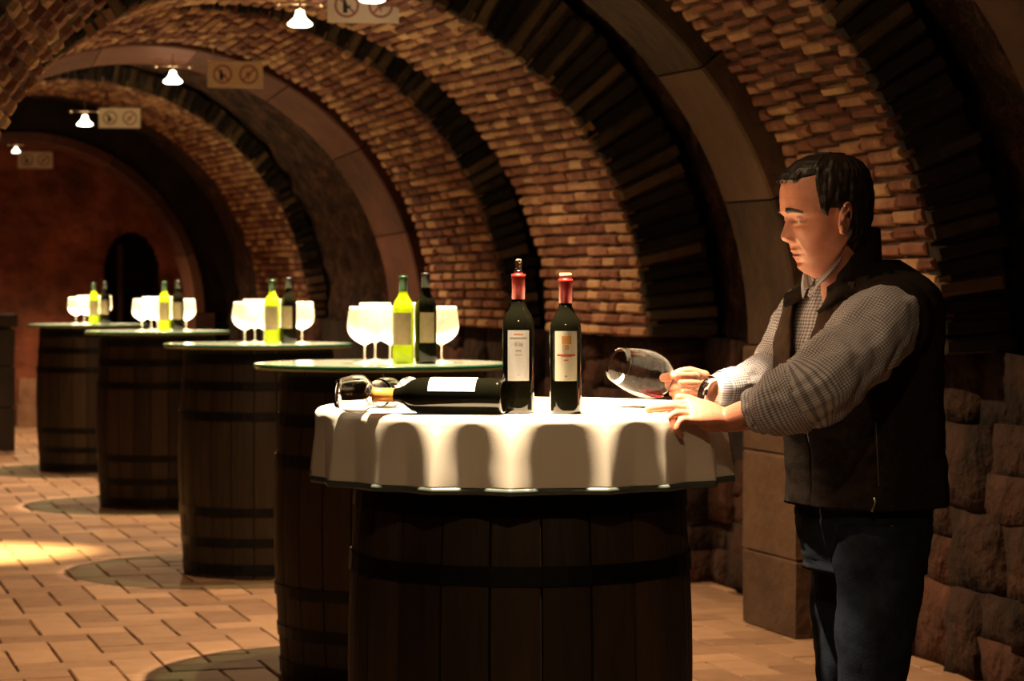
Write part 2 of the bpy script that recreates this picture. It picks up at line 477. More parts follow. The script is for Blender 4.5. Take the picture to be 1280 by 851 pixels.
# low pier at the left edge and pale plinth block on the end wall
mb = MB()
t = empty('stone_pier', W(21.2, -.84, 0)); tag(t, 'low dark stone pier at the left edge of the photo', 'pier')
z = 0
for hh in (.36, .34, .32, .12):
    V, F = jbox((0, 0, z+hh/2), (1.15 if hh > .2 else 1.2, .5 if hh > .2 else .54, hh-.01), EX, (.01, .01, .04), .006, rnd)
    obj('pier_block', V, F, M['dark'], t); z += hh
t.rotation_euler[2] = TH

# ---------------------------------------------------------------- barrels and tables
M['oak'] = noise_mat('barrel_oak', [(.25, (.016, .010, .005)), (.5, (.034, .021, .010)), (.8, (.062, .038, .018))], 6, .6, .4, .004, 25, stretch=(4, 4, .5), rndmix=('object', .35))
M['hoop'] = noise_mat('hoop_iron', [(.3, (.006, .0055, .005)), (.7, (.016, .014, .011))], 14, .5, .2, .003, metallic=.6)
M['head'] = noise_mat('barrel_head', [(.3, (.10, .055, .025)), (.7, (.2, .12, .055))], 6, .6, .3, .004)
def glass_top_mat(name, edge):
    m, t, P, N, L = nt(name)
    out = N['Material Output']; tr = N.new('ShaderNodeBsdfTransparent'); tr.inputs[0].default_value = (.55, .8, .62, 1)
    P.inputs['Base Color'].default_value = (.55, .60, .50, 1) if not edge else (.02, .16, .10, 1)
    P.inputs['Roughness'].default_value = .12 if not edge else .2
    P.inputs['Coat Weight'].default_value = .6; P.inputs['Coat Roughness'].default_value = .03
    mx = N.new('ShaderNodeMixShader'); mx.inputs[0].default_value = .72 if not edge else .85
    L.new(tr.outputs[0], mx.inputs[1]); L.new(P.outputs[0], mx.inputs[2]); L.new(mx.outputs[0], out.inputs[0])
    return m
M['rim_glow'] = noise_mat('amber_rim_glow', [(.3, (.55, .36, .16)), (.7, (.75, .52, .26))], 5, .3, 0)  # amber colour painted in for the lamp glow under the glass rim
M['gtop'] = glass_top_mat('tinted_table_glass', False); M['gedge'] = glass_top_mat('green_glass_edge', True)
HB = 1.062
def brad(z): return .350+.027*math.sin(PI*z/HB)**1.3
NST = 22
def stave_mesh():
    n = 12; V = []; da = PI/NST-.0028/.36
    for i in range(n+1):
        z = HB*i/n; r = brad(z)
        for (rr, a) in ((r, -da), (r+.001, -da*.3), (r+.001, da*.3), (r, da), (r-.025, da), (r-.025, -da)):
            V.append((rr*math.cos(a), rr*math.sin(a), z))
    F = []
    for i in range(n):
        for k in range(6): k2 = (k+1) % 6; F.append((i*6+k, i*6+k2, i*6+6+k2, i*6+6+k))
    F += [tuple(range(6))[::-1], tuple(n*6+k for k in range(6))]
    return mesh('stave', V, F, M['oak'])
STV = stave_mesh()
def hoop_mesh(z0, z1):
    return mesh('hoop', *(lambda m: (m.V, m.F))(MB().lathe([(brad(z0)-.004, z0), (brad(z0)+.005, z0), (brad(z1)+.005, z1), (brad(z1)-.004, z1)], 44, closed=True)), M['hoop'], False)
HPS = [hoop_mesh(*q) for q in ((.02, .07), (.15, .19), (.29, .33), (HB-.33, HB-.29), (HB-.19, HB-.15), (HB-.07, HB-.02))]
INN = mesh('barrel_head', *(lambda m: (m.V, m.F))(MB().lathe([(.326, .05), (.345, HB/2), (.326, HB-.03)], 40)), M['head'])
BL = ['oak barrel under the white tablecloth, nearest the camera', 'oak barrel carrying the glass table top just behind the white tablecloth',
      'third oak barrel in the row, carrying the middle glass table top', 'fourth oak barrel in the row, second from the far end',
      'farthest oak barrel in the row, nearest the reddish end wall']
GL = ['glass table top hidden beneath the white tablecloth', 'round green-edged glass table top just behind the white tablecloth',
      'middle round green-edged glass table top on the third barrel', 'round glass table top on the fourth barrel', 'farthest round glass table top, at the far left']
def make_glass_top(label, R=.4465, th=.016):
    t = empty('glass_table_top'); tag(t, label, 'table top', 'round glass tops on the barrels')
    MB().lathe([(R-.006, -.014), (R-.006, 0)], 72).build('glass_pane', M['gtop'], t)
    MB().lathe([(R-.006, -.014), (R, -.012), (R+.001, -.007), (R, -.002), (R-.006, 0)], 72, closed=True).build('glass_edge', M['gedge'], t, True)
    MB().lathe([(R-.004, -.0145), (R-.001, -.016), (R-.004, -.0195), (R-.016, -.0195), (R-.016, -.0145)], 72, closed=True).build('rim_glow_ring', M['rim_glow'], t, True)
    return t
TP = []
for i, (px, Y) in enumerate(TABLES):
    X = (px-640)*Y/FPX
    b = empty('wine_barrel', (X, Y, 0), rnd.uniform(0, .3)); tag(b, BL[i], 'barrel', 'oak barrels used as table legs')
    for k in range(NST):
        o = link('stave', STV, b); o.rotation_euler[2] = 2*PI*k/NST; o.scale = (1+rnd.uniform(-.004, .004),)*2+(1,)
    for h_ in HPS: link('hoop', h_, b)
    link('barrel_head', INN, b)
    ht = 1.083 if i else 1.0788
    g = make_glass_top(GL[i], .4465 if i else .424); g.location = (X, Y, ht)
    TP.append((X, Y, ht))

# ---------------------------------------------------------------- tablecloth
m, t_, P, N, L = nt('white_cotton'); M['cloth'] = m
P.inputs['Base Color'].default_value = (.80, .73, .60, 1); P.inputs['Roughness'].default_value = .9
P.inputs['Sheen Weight'].default_value = .2
co = texco(N, L, 'Object'); n2 = N.new('ShaderNodeTexNoise'); n2.inputs['Scale'].default_value = 220; L.new(co, n2.inputs['Vector'])
b_ = N.new('ShaderNodeBump'); b_.inputs['Strength'].default_value = .05; b_.inputs['Distance'].default_value = .001
L.new(n2.outputs['Fac'], b_.inputs['Height']); L.new(b_.outputs[0], P.inputs['Normal'])
CX, CY, _ = TP[0]
CT = 1.0815
NF = 19; FA = []
a = 0
R_ = random.Random(4)
for k in range(NF): FA.append(2*PI*(k+R_.uniform(-.22, .22))/NF+.08)
FS = [R_.uniform(.55, 1.25) for _ in FA]
def fold(a):
    v = 0
    for c, s_ in zip(FA, FS):
        d = abs((a-c+PI) % (2*PI)-PI)
        v = max(v, s_*max(0, 1-d/.155)**1.25)
    return v
V = []; F = []; na = 480; prof = []
for k in range(9): prof.append(('t', .43*k/8))
rings = 22
for k in range(1, rings+1): prof.append(('h', k/rings))
for (kd, q) in prof:
    for j in range(na):
        a = 2*PI*j/na; f = fold(a); w = .6*noise.noise(Vector((math.cos(a)*7, math.sin(a)*7, q*1.5)))
        if kd == 't': r, z = q, CT+.0008*w
        else:
            dr = .147*q
            r0 = .447
            ca = .020+.012*f
            if q < .18: th_ = q/.18*PI/2; r = .43+(r0-.43)*math.sin(th_); z = CT-(1-math.cos(th_))*ca*.7
            else: u = (q-.18)/.82; r = r0-.003*u+.027*f*u**.75+.004*w*u; z = CT-ca*.7-(.147-ca*.7)*u
            crease = max(0, 1-abs((a-(-PI/2+.037)+PI) % (2*PI)-PI)/.012)
            r += .004*crease
        V.append((CX+r*math.cos(a), CY+r*math.sin(a), z))
m_ = len(prof)
for i in range(m_-1):
    if i == 0:
        continue
    for j in range(na):
        j2 = (j+1) % na; F.append((i*na+j, (i+1)*na+j, (i+1)*na+j2, i*na+j2))
F.append(tuple(na+j for j in range(na)))
cl = obj('tablecloth', V, F, M['cloth'], None, True); tag(cl, 'white round tablecloth with short scalloped folds over the nearest barrel table', 'tablecloth')
md = cl.modifiers.new('s', 'SOLIDIFY'); md.thickness = .0016; md.offset = 1
# clear trim along the hem
V2 = []; F2 = []
for k in range(3):
    for j in range(na):
        v = Vector(V[(m_-1)*na+j]); d = Vector((v.x-CX, v.y-CY, 0)).normalized()
        V2.append(v+d*(.002 if k != 1 else .004)+Vector((0, 0, (.004, -.003, -.010)[k])))
for k in range(2):
    for j in range(na): j2 = (j+1) % na; F2.append((k*na+j, k*na+na+j, k*na+na+j2, k*na+j2))
m, t_, P, N, L = nt('clear_trim'); P.inputs['Base Color'].default_value = (.07, .09, .075, 1); P.inputs['Roughness'].default_value = .45
M['trim'] = m
hm = obj('hem_trim', V2, F2, m, cl, True); hm['label'] = 'translucent grey-green trim along the hem'
md = hm.modifiers.new('s', 'SOLIDIFY'); md.thickness = .001

# ---------------------------------------------------------------- bottles
def gmat(name, col, rough=.04, trans=1., ior=1.45):
    m, t, P, N, L = nt(name); P.inputs['Base Color'].default_value = (*col, 1); P.inputs['Roughness'].default_value = rough
    P.inputs['Transmission Weight'].default_value = trans; P.inputs['IOR'].default_value = ior; return m
M['red_glass'] = flat_mat('dark_bottle_glass', (.004, .004, .002), .04, 0, .5)
def translucent_mat(name, col, tcol, mix=.5, clear=.25, rough=.08):
    """bright glass: clear + diffuse and translucent colour + gloss"""
    m, t, P, N, L = nt(name); out = N['Material Output']
    P.inputs['Base Color'].default_value = (*col, 1); P.inputs['Roughness'].default_value = rough; P.inputs['Coat Weight'].default_value = .6
    P.inputs['Coat Roughness'].default_value = .03
    tl = N.new('ShaderNodeBsdfTranslucent'); tl.inputs[0].default_value = (*tcol, 1)
    tr = N.new('ShaderNodeBsdfTransparent'); tr.inputs[0].default_value = (*[min(1, c*1.2) for c in tcol], 1)
    a = N.new('ShaderNodeMixShader'); a.inputs[0].default_value = mix; L.new(P.outputs[0], a.inputs[1]); L.new(tl.outputs[0], a.inputs[2])
    b = N.new('ShaderNodeMixShader'); b.inputs[0].default_value = clear; L.new(a.outputs[0], b.inputs[1]); L.new(tr.outputs[0], b.inputs[2])
    L.new(b.outputs[0], out.inputs[0]); return m
M['white_glass'] = translucent_mat('yellow_green_bottle_glass', (.34, .42, .03), (.62, .74, .07), .6, .12)
M['lamp_white_glass'] = translucent_mat('glass_whitened_as_lit', (.80, .78, .72), (.95, .92, .86), .5, .42)  # white body colour stands in for lamp glare on clear glass
_t = M['lamp_white_glass'].node_tree; _lw = _t.nodes.new('ShaderNodeLayerWeight'); _lw.inputs[0].default_value = .45  # less clear towards the edges, so the painted glare gathers there
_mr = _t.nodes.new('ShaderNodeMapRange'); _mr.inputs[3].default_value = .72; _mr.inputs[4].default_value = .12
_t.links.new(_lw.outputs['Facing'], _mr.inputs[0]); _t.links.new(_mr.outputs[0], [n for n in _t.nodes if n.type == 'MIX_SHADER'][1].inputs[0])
M['clear'] = gmat('clear_glass', (1, 1, 1), .0, 1, 1.3)
M['foil_red'] = flat_mat('red_foil_capsule', (.30, .02, .015), .35, .3)
M['foil_black'] = flat_mat('black_foil_capsule', (.015, .014, .013), .35, .3)
M['foil_green'] = flat_mat('green_foil_capsule', (.01, .045, .015), .35, .3)
M['foil_orange'] = flat_mat('orange_foil_capsule', (.85, .34, .06), .35, .2)
M['cork'] = noise_mat('cork', [(.3, (.5, .28, .12)), (.7, (.75, .48, .25))], 120, .8, .1)
M['label_white'] = noise_mat('white_paper_label', [(.3, (.88, .87, .82)), (.7, (.92, .91, .87))], 40, .7, 0)
M['label_cream'] = noise_mat('cream_paper_label', [(.3, (.88, .82, .60)), (.7, (.92, .87, .68))], 40, .7, 0)
M['label_tan'] = noise_mat('tan_paper_label', [(.3, (.20, .15, .08)), (.7, (.27, .21, .12))], 40, .7, 0)
M['print_grey'] = flat_mat('grey_print', (.45, .40, .32), .7); M['print_red'] = flat_mat('red_print', (.55, .08, .03), .7)
M['print_orange'] = flat_mat('orange_print', (.70, .33, .08), .7)
M['steel'] = flat_mat('chrome', (.7, .66, .6), .15, 1)
def patch(r, z0, z1, a0, a1, n=14, bulge=0):
    V = []; F = []
    for i in range(n+1):
        a = a0+(a1-a0)*i/n
        for z in (z0, z1): V.append((r*math.cos(a), r*math.sin(a), z))
    for i in range(n): F.append((2*i, 2*i+2, 2*i+3, 2*i+1))
    return V, F
BPROF = [(.0, .006), (.020, .004), (.033, .0), (.0365, .003), (.0375, .010), (.0375, .180), (.0365, .196), (.031, .212), (.0215, .226), (.0155, .240), (.0138, .262), (.0138, .292), (.0152, .293), (.0152, .299), (.011, .300), (0, .300)]
def bottle(name, label, loc, r=.0375, H=.30, glass='red_glass', foil='foil_red', paper='label_white', front=-PI/2, rot=None, group=None, prints=(), lz=(.065, .17), lw=.95, cork=False):
    t = empty(name, loc); tag(t, label, 'bottle', group)
    kr, kz = r/.0375, H/.30
    pf = [(a*kr, b*kz) for a, b in BPROF]
    MB().lathe(pf, 40).build('bottle_glass', M[glass], t, True)
    q = [(.0146, .246), (.0146, .2905), (.0158, .292), (.0158, .3), (.006, .3012)]
    MB().lathe([(a*(kr*.5+.5), b*kz) for a, b in q], 28, closed=False).build('capsule', M[foil], t, True)
    a0, a1 = front-lw, front+lw
    V, F = patch(r+.0006, lz[0]*kz, lz[1]*kz, a0, a1); lb = obj('paper_label', V, F, M[paper], t, True)
    for (mt, u0, u1, v0, v1) in prints:
        V, F = patch(r+.0011, (lz[0]+(lz[1]-lz[0])*v0)*kz, (lz[0]+(lz[1]-lz[0])*v1)*kz, a0+(a1-a0)*u0, a0+(a1-a0)*u1, 6)
        obj('label_print', V, F, M[mt], lb)
    if rot is not None: t.rotation_euler = rot
    return t
CTT = CT+.0005
def ontable(px, Y): return Vector(((px-640)*Y/FPX, Y, CTT))
PR1 = [('print_orange', .3, .7, .90, .93), ('print_grey', .12, .88, .82, .86), ('print_grey', .35, .47, .68, .74), ('print_grey', .52, .70, .68, .74), ('print_grey', .38, .62, .58, .61), ('print_orange', .34, .66, .50, .515), ('print_grey', .47, .53, .10, .12)]
PR2 = [('print_orange', .33, .72, .74, .90), ('print_orange', .45, .62, .62, .73), ('print_red', .12, .90, .50, .535), ('print_red', .3, .75, .485, .50), ('print_orange', .40, .60, .40, .43), ('print_grey', .45, .55, .08, .11)]
BF = -PI/2
b1 = bottle('wine_bottle', 'standing dark wine bottle with red capsule, white label and clear pourer', ontable(648, 4.93), .0325, .287, prints=PR1, lz=(.072, .180), lw=.72, front=BF)
p_ = MB().lathe([(.0085, .287), (.0095, .290), (.0095, .293), (.006, .296)], 20); p_.build('pourer_collar', M['steel'], b1, True)
MB().tube([(0, 0, .295), (0, 0, .308), (.001, 0, .318)], [.006, .0085, .0075], 14).build('pourer_tip', M['clear'], b1, True)
b2 = bottle('wine_bottle', 'standing dark wine bottle with red capsule, cork and cream label', ontable(707, 4.91), .0325, .277, paper='label_cream', prints=PR2, lz=(.075, .185), lw=.74, front=BF)
MB().lathe([(.0105, .277), (.0125, .279), (.0125, .287), (.011, .289)], 20).build('cork', M['cork'], b2, True)
# bottle lying on its side, neck to the left
d = Vector((-.95, .20, -.0)).normalized()
rot = d.to_track_quat('Z', 'Y').to_euler()
b3 = bottle('wine_bottle', 'dark wine bottle lying on its side on the cloth, neck to the left', ontable(630, 4.88)+Vector((0, 0, .0385)), .037, .275, foil='foil_orange', rot=rot, lz=(.058, .165), lw=.62, front=0)
# turn its label to face the camera and upward
zc = d; up = Vector((0, -.62, .78)); up = (up-zc*up.dot(zc)).normalized(); b3.rotation_euler = Matrix((up, zc.cross(up), zc)).transposed().to_euler()
b3.location += Vector((0, 0, 0))

# ---------------------------------------------------------------- wine glasses
def bowl_prof(H=.2, R=.045, rim=.034, stem=.075, foot=.036):
    o = [(foot, 0), (foot, .0012), (foot*.6, .003), (.006, .008), (.0035, .018), (.0033, stem-.012), (.006, stem-.003)]
    hb = H-stem
    for k in range(1, 13):
        u = k/12
        r = R*math.sin(min(1, u/.5)*PI/2)**.62 if u < .5 else R+(rim-R)*((u-.5)/.5)**1.8
        o.append((r, stem+hb*(u**1.15)))
    inn = []
    for (r, z) in reversed(o[7:]): inn.append((max(r-.0011, 0), z+ (0 if z > stem+.02 else .0012)))
    return o, inn+[(0, stem+.002)]
def glass_mesh(bp, mat, n=32):
    o, inn = bp; pf = [(0, 0)]+o+inn
    m = MB().lathe(pf, n); return m
def wine_glass(label, mat, n=32, group=None, **k):
    t = empty('wine_glass'); tag(t, label, 'glass', group)
    o, inn = bowl_prof(**k)
    MB().lathe([(0, 0)]+o[:4]+[(0, .0085)], n).build('foot', M[mat], t, True)
    MB().lathe([(0, .0085)]+o[3:7]+[(0, o[6][1]+.001)], 14).build('stem', M[mat], t, True)
    MB().lathe([(0, o[6][1]-.001)]+o[6:]+inn, n).build('bowl', M[mat], t, True)
    return t
proto = wine_glass('x', 'lamp_white_glass', 28, H=.196, R=.061, rim=.052, stem=.066, foot=.040)
def clone(o, parent=None):
    c = o.copy(); COL.objects.link(c); c.parent = parent
    for ch in o.children: clone(ch, c)
    return c
SPOTS = [(-.058, -.06, 1., 'leftmost'), (.025, .04, 1., 'second from left'), (-.035, .17, 1.06, 'behind the left pair'), (.105, .17, 1.06, 'behind the green bottle'), (.205, .02, 1., 'right of the dark bottle')]
WHERE = ['on the barrel table just behind the tablecloth', 'on the third barrel table', 'on the fourth barrel table', 'on the farthest barrel table']
first = True
proto_w = bottle('white_wine_bottle', 'x', (0, 0, 0), .0365, .30, 'white_glass', 'foil_green', 'label_tan', lz=(.065, .175), lw=1.0)
proto_r = bottle('wine_bottle', 'x', (0, 0, 0), .0375, .31, 'red_glass', 'foil_black', 'label_tan', lz=(.07, .17), lw=.72, front=-PI/2)
for i in range(4):
    X, Y, ht = TP[i+1]; sh = (0, 0, -.03, -.02)[i]
    for k, (dx, dy, sc_, nm) in enumerate(SPOTS):
        if i == 3 and k in (4,): continue
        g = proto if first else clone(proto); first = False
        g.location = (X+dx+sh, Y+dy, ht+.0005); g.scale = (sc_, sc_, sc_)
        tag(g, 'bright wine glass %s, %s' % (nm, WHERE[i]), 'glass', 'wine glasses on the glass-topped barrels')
    a = proto_w if i == 0 else clone(proto_w); a.location = (X+.078+sh*.6, Y-.13, ht+.0005); a.rotation_euler[2] = rnd.uniform(-.2, .2)
    tag(a, 'glowing yellow-green wine bottle %s' % WHERE[i], 'bottle', 'yellow-green wine bottles on the glass tops')
    a = proto_r if i == 0 else clone(proto_r); a.location = (X+.155+sh*.4, Y-.12, ht+.0005); a.rotation_euler[2] = rnd.uniform(-.2, .2)
    tag(a, 'dark wine bottle with tan label %s' % WHERE[i], 'bottle', 'dark wine bottles on the glass tops')
# two glasses lying on the cloth, beside the neck of the lying bottle
def place_axis(o, foot, direction):
    d = Vector(direction).normalized(); o.location = foot; o.rotation_euler = d.to_track_quat('Z', 'Y').to_euler()
g = wine_glass('clear wine glass lying on the tablecloth, round bowl at the far left end', 'clear', 40, H=.17, R=.041, rim=.028, stem=.085, foot=.034)
place_axis(g, ontable(520, 5.02)+Vector((0, 0, .034)), (-.98, -.25, .033))
g = wine_glass('clear wine glass lying with its bowl next to the orange bottle neck', 'clear', 40, H=.17, R=.034, rim=.029, stem=.075, foot=.032)
place_axis(g, ontable(512, 5.27)+Vector((0, 0, .032)), (-.35, -.92, .015))

# ---------------------------------------------------------------- lamps and signs
m, t_, P, N, L = nt('lit_frosted_shade'); M['lit'] = m
P.inputs['Base Color'].default_value = (.9, .85, .75, 1); P.inputs['Emission Color'].default_value = (1, .86, .62, 1); P.inputs['Emission Strength'].default_value = 12
M['brass'] = flat_mat('warm_metal', (.6, .42, .25), .3, .9)
def ceiling_lamp(label):
    t = empty('ceiling_lamp'); tag(t, label, 'lamp', 'small bell-shaped lamps hanging from the vault')
    pr = [(.018, .045), (.020, .030), (.028, .010), (.048, -.008), (.058, -.018), (.056, -.026), (.042, -.031), (0, -.033)]
    MB().lathe([(0, .046)]+pr, 28).build('bell_shade', M['lit'], t, True)
    MB().tube([(0, 0, .045), (0, 0, .075)], .008, 10).build('stem', M['brass'], t, True)
    MB().tube([(-.11, 0, .077), (.11, 0, .077)], .006, 10).build('cross_bar', M['brass'], t, True)
    for s in (-1, 1): MB().lathe([(0, -.012), (.012, -.006), (.012, .008), (0, .012)], 14, (s*.105, 0, .075)).build('end_knob', M['brass'], t, True)
    MB().tube([(0, 0, .078), (0, 0, .155)], .004, 8).build('hanging_rod', M['brass'], t)
    return t
LL = ['glowing bell lamp on a cross bar at the top, left of the largest sign', 'glowing bell lamp left of the second sign', 'glowing bell lamp left of the third sign',
      'tiny farthest glowing lamp at the left edge', 'glowing lamp cut by the top edge in front of the largest sign']
LP = ceiling_lamp('x')
for i, (px, py, Y) in enumerate(LAMPS):
    l = LP if i == 0 else clone(LP); l.location = at(px, py, Y); l.rotation_euler[2] = TH*.6; l['label'] = LL[i]
    if i == 3: l.scale = (.6, .6, .6)
M['sign'] = flat_mat('sign_board', (.80, .68, .48), .6); M['sign_red'] = flat_mat('sign_red_ink', (.42, .16, .09), .6); M['sign_black'] = flat_mat('sign_black_ink', (.03, .02, .015), .6)
def sign(label):
    t = empty('hanging_sign'); tag(t, label, 'sign', 'signboards hanging beside the lamps')
    MB().box((0, 0, 0), (.325, .006, .158)).build('board', M['sign'], t)
    for cx in (-.075, .08):
        n = 32; V = []; F = []
        for j in range(n):
            a = 2*PI*j/n
            for r in (.045, .057): 
                for y in (-.0032, -.0048): V.append((cx+r*math.cos(a), y, r*math.sin(a)))
        for j in range(n):
            k = (j+1) % n; F += [(4*j+1, 4*j+3, 4*k+3, 4*k+1), (4*j, 4*j+1, 4*k+1, 4*k), (4*j+2, 4*k+2, 4*k+3, 4*j+3)]
        obj('red_ring', V, F, M['sign_red'], t)
        MB().box((cx, -.0038, 0), (.095, .001, .010), Matrix.Rotation(PI/4 if cx < 0 else -PI/4, 3, 'Y')).build('red_slash', M['sign_red'], t)
    mb = MB(); mb.box((-.082, -.0042, -.012), (.020, .001, .045)); mb.box((-.084, -.0042, .018), (.012, .001, .022)); mb.box((-.066, -.0042, -.008), (.022, .001, .008), Matrix.Rotation(-.6, 3, 'Y'))
    mb.build('black_pictogram', M['sign_black'], t)
    mb = MB(); mb.box((.08, -.0042, .004), (.030, .001, .020)); mb.box((.08, -.0042, -.014), (.008, .001, .03)); mb.build('red_pictogram', M['sign_red'], t)
    for sx in (-.13, .13): MB().tube([(sx, 0, .078), (sx, 0, .16)], .003, 6).build('hanging_rod', M['brass'], t)
    return t
SG = [(454, 7, 10.95), (294, 93, 14.3), (149.5, 147.5, 18.9), (44, 200, 22.6)]
SGL = ['pale signboard with two red prohibition circles at the top edge, largest of four', 'second signboard with red prohibition circles, right of the second lamp',
       'third signboard with faint circles, right of the third lamp', 'small farthest signboard at the left edge']
sp = sign('x')
for i, (px, py, Y) in enumerate(SG):
    s_ = sp if i == 0 else clone(sp); s_.location = at(px, py, Y); s_['label'] = SGL[i]; s_.rotation_euler[2] = TH*.3

# ---------------------------------------------------------------- the man
man = empty('person', (.80, 5.27, 0)); tag(man, 'man in dark vest and checked shirt leaning on the tablecloth, looking at a tilted glass', 'person')
MO = -man.location
SKN = [(.3, (.38, .145, .085)), (.7, (.52, .22, .135))]
M['skin'] = noise_mat('skin', SKN, 30, .48, .12, .0015, 260, spec=.4)
ps = M['skin'].node_tree.nodes['Principled BSDF']; ps.inputs['Subsurface Weight'].default_value = .12; ps.inputs['Subsurface Radius'].default_value = (.01, .004, .002); ps.inputs['Subsurface Scale'].default_value = .5
M['hair'] = noise_mat('dark_brown_hair', [(.3, (.007, .0045, .003)), (.7, (.026, .015, .010))], 50, .45, .5, .003, 160, stretch=(1, 1, .35))
M['vest'] = noise_mat('dark_fleece', [(.3, (.010, .007, .005)), (.7, (.026, .017, .012))], 60, .98, .4, .003, 240, spec=.1)
M['vest_lit'] = noise_mat('lit_brown_fleece', [(.3, (.035, .02, .012)), (.7, (.065, .038, .024))], 60, .98, .4, .003, 240, spec=.1)  # same fleece as the vest, light on its front put into the brown
M['denim'] = noise_mat('dark_denim', [(.3, (.008, .012, .020)), (.7, (.020, .028, .042))], 40, .9, .4, .003, 300, spec=.15)
M['leather'] = flat_mat('dark_leather', (.02, .013, .009), .4)
def check_mat():
    m, t, P, N, L = nt('checked_cotton'); uv = N.new('ShaderNodeUVMap')
    sp_ = N.new('ShaderNodeSeparateXYZ'); L.new(uv.outputs[0], sp_.inputs[0]); outs = []
    for k in (0, 1):
        a = N.new('ShaderNodeMath'); a.operation = 'FRACT'; L.new(sp_.outputs[k], a.inputs[0])
        b = N.new('ShaderNodeMath'); b.operation = 'LESS_THAN'; b.inputs[1].default_value = .42; L.new(a.outputs[0], b.inputs[0]); outs.append(b)
    ad = N.new('ShaderNodeMath'); ad.operation = 'ADD'; L.new(outs[0].outputs[0], ad.inputs[0]); L.new(outs[1].outputs[0], ad.inputs[1])
    dv = N.new('ShaderNodeMath'); dv.operation = 'MULTIPLY'; dv.inputs[1].default_value = .5; L.new(ad.outputs[0], dv.inputs[0])
    r = ramp(N, L, dv.outputs[0], [(0, (.56, .52, .50)), (.5, (.30, .28, .30)), (1., (.13, .12, .16))]); r.color_ramp.interpolation = 'LINEAR'
    L.new(r.outputs[0], P.inputs['Base Color']); P.inputs['Roughness'].default_value = .95; P.inputs['Specular IOR Level'].default_value = .1
    return m
M['check'] = check_mat()
def smoothpath(pts, m=6):
    """Catmull-Rom through tuples of floats"""
    P_ = [np.array(p, float) for p in pts]; P_ = [2*P_[0]-P_[1]]+P_+[2*P_[-1]-P_[-2]]; o = []
    for i in range(1, len(P_)-2):
        for k in range(m):
            t = k/m; a, b, c, d_ = P_[i-1:i+3]
            o.append(.5*((2*b)+(-a+c)*t+(2*a-5*b+4*c-d_)*t*t+(-a+3*b-3*c+d_)*t**3))
    o.append(P_[-2]); return o
def sleeve(name, pts, mat, parent, n=48, m=8, wr=.006, wf=14., seed=0, cap=False, uv=True, thick=0, chk=.0062):
    """pts: (x, y, z, r) in the world; wrinkles across the limb"""
    q = smoothpath(pts, m); V = []; F = []; up = None; UV = []
    cen = [Vector(p[:3]) for p in q]; dist = 0; circ = 2*PI*max(p[3] for p in pts)
    nu = round(circ/chk)
    for i, p in enumerate(q):
        t = (cen[min(i+1, len(q)-1)]-cen[max(i-1, 0)]).normalized()
        if i: dist += (cen[i]-cen[i-1]).length
        if up is None: up = Vector((0, 0, 1)) if abs(t.z) < .85 else Vector((1, 0, 0))
        u = (up-t*up.dot(t)).normalized(); v = t.cross(u); up = u
        for k in range(n):
            a = 2*PI*k/n
            nz = noise.fractal(Vector((math.cos(a)*1.1+seed, math.sin(a)*1.1, dist*wf+.6*math.sin(a+seed))), .7, 2, 3)
            r = p[3]+wr*nz
            V.append(cen[i]+MO+(u*math.cos(a)+v*math.sin(a))*r)
        UV.append(dist/chk)
    for i in range(len(q)-1):
        for k in range(n): k2 = (k+1) % n; F.append((i*n+k, i*n+k2, (i+1)*n+k2, (i+1)*n+k))
    nq = len(F)
    if cap: F.append(tuple(range(n))[::-1]); F.append(tuple((len(q)-1)*n+k for k in range(n)))
    o = obj(name, V, F, mat, parent, True)
    if uv:
        ul = o.data.uv_layers.new(name='UVMap'); li = 0; dd = ul.data
        for pi_, pl in enumerate(o.data.polygons):
            i, k = divmod(pi_, n) if pi_ < nq else (0, 0)
            cs = [(k, i), (k+1, i), (k+1, i+1), (k, i+1)]
            for c, li in enumerate(pl.loop_indices):
                kk, ii = cs[c] if c < 4 and pi_ < nq else (0, 0)
                dd[li].uv = (kk/n*nu, UV[ii])
    if thick: md = o.modifiers.new('s', 'SOLIDIFY'); md.thickness = thick; md.offset = 1
    return o

# --- head: rows of superellipse rings from throat to crown, then features
S = .001754
HYAW = math.radians(17)
HF = Vector((-math.cos(HYAW), -math.sin(HYAW), 0)); HL = Vector((HF.y*-1, HF.x, 0))*1.0   # HL: his left, towards the camera
HL = Vector((-HF.y, HF.x, 0))
HYC = 5.20
def hp(u, v, w):  # head local -> world (before MO)
    c = at(1037, 340, HYC); return c+HF*u+HL*v+Vector((0, 0, w))
def px2u(px): return (1037-px)*S/math.cos(HYAW)
def px2w(py): return (340-py)*S
def interp(x, tab):
    xs = [t[0] for t in tab]; ys = [t[1] for t in tab]; return float(np.interp(x, xs, ys))
# (py, front px without nose, back px, half width in m)
PROF = [(196, 1030, 1044, .012), (198, 1012, 1062, .034), (204, 998, 1074, .053), (214, 987, 1081, .066), (228, 979, 1085, .0735), (240, 976, 1087, .0765), (252, 976, 1087, .0775),
        (262, 977, 1086, .0775), (267, 978, 1086, .077), (274, 984, 1085, .0755), (284, 986, 1083, .0745), (296, 988, 1080, .073), (304, 989.5, 1076, .070), (312, 991, 1073, .066), (320, 993.5, 1070, .062),
        (328, 997, 1070, .057), (334, 999, 1071, .051), (340, 1004, 1072, .045), (345, 1014, 1074, .042), (352, 1026, 1078, .050), (372, 1030, 1088, .056), (392, 1035, 1092, .058)]
PYS = [p[0] for p in PROF]
def prow(py): return [float(np.interp(py, PYS, [p[k] for p in PROF])) for k in (1, 2, 3)]
def sm(x): return x*x*(3-2*x)
def gs(x, s): return math.exp(-(x/s)**2)
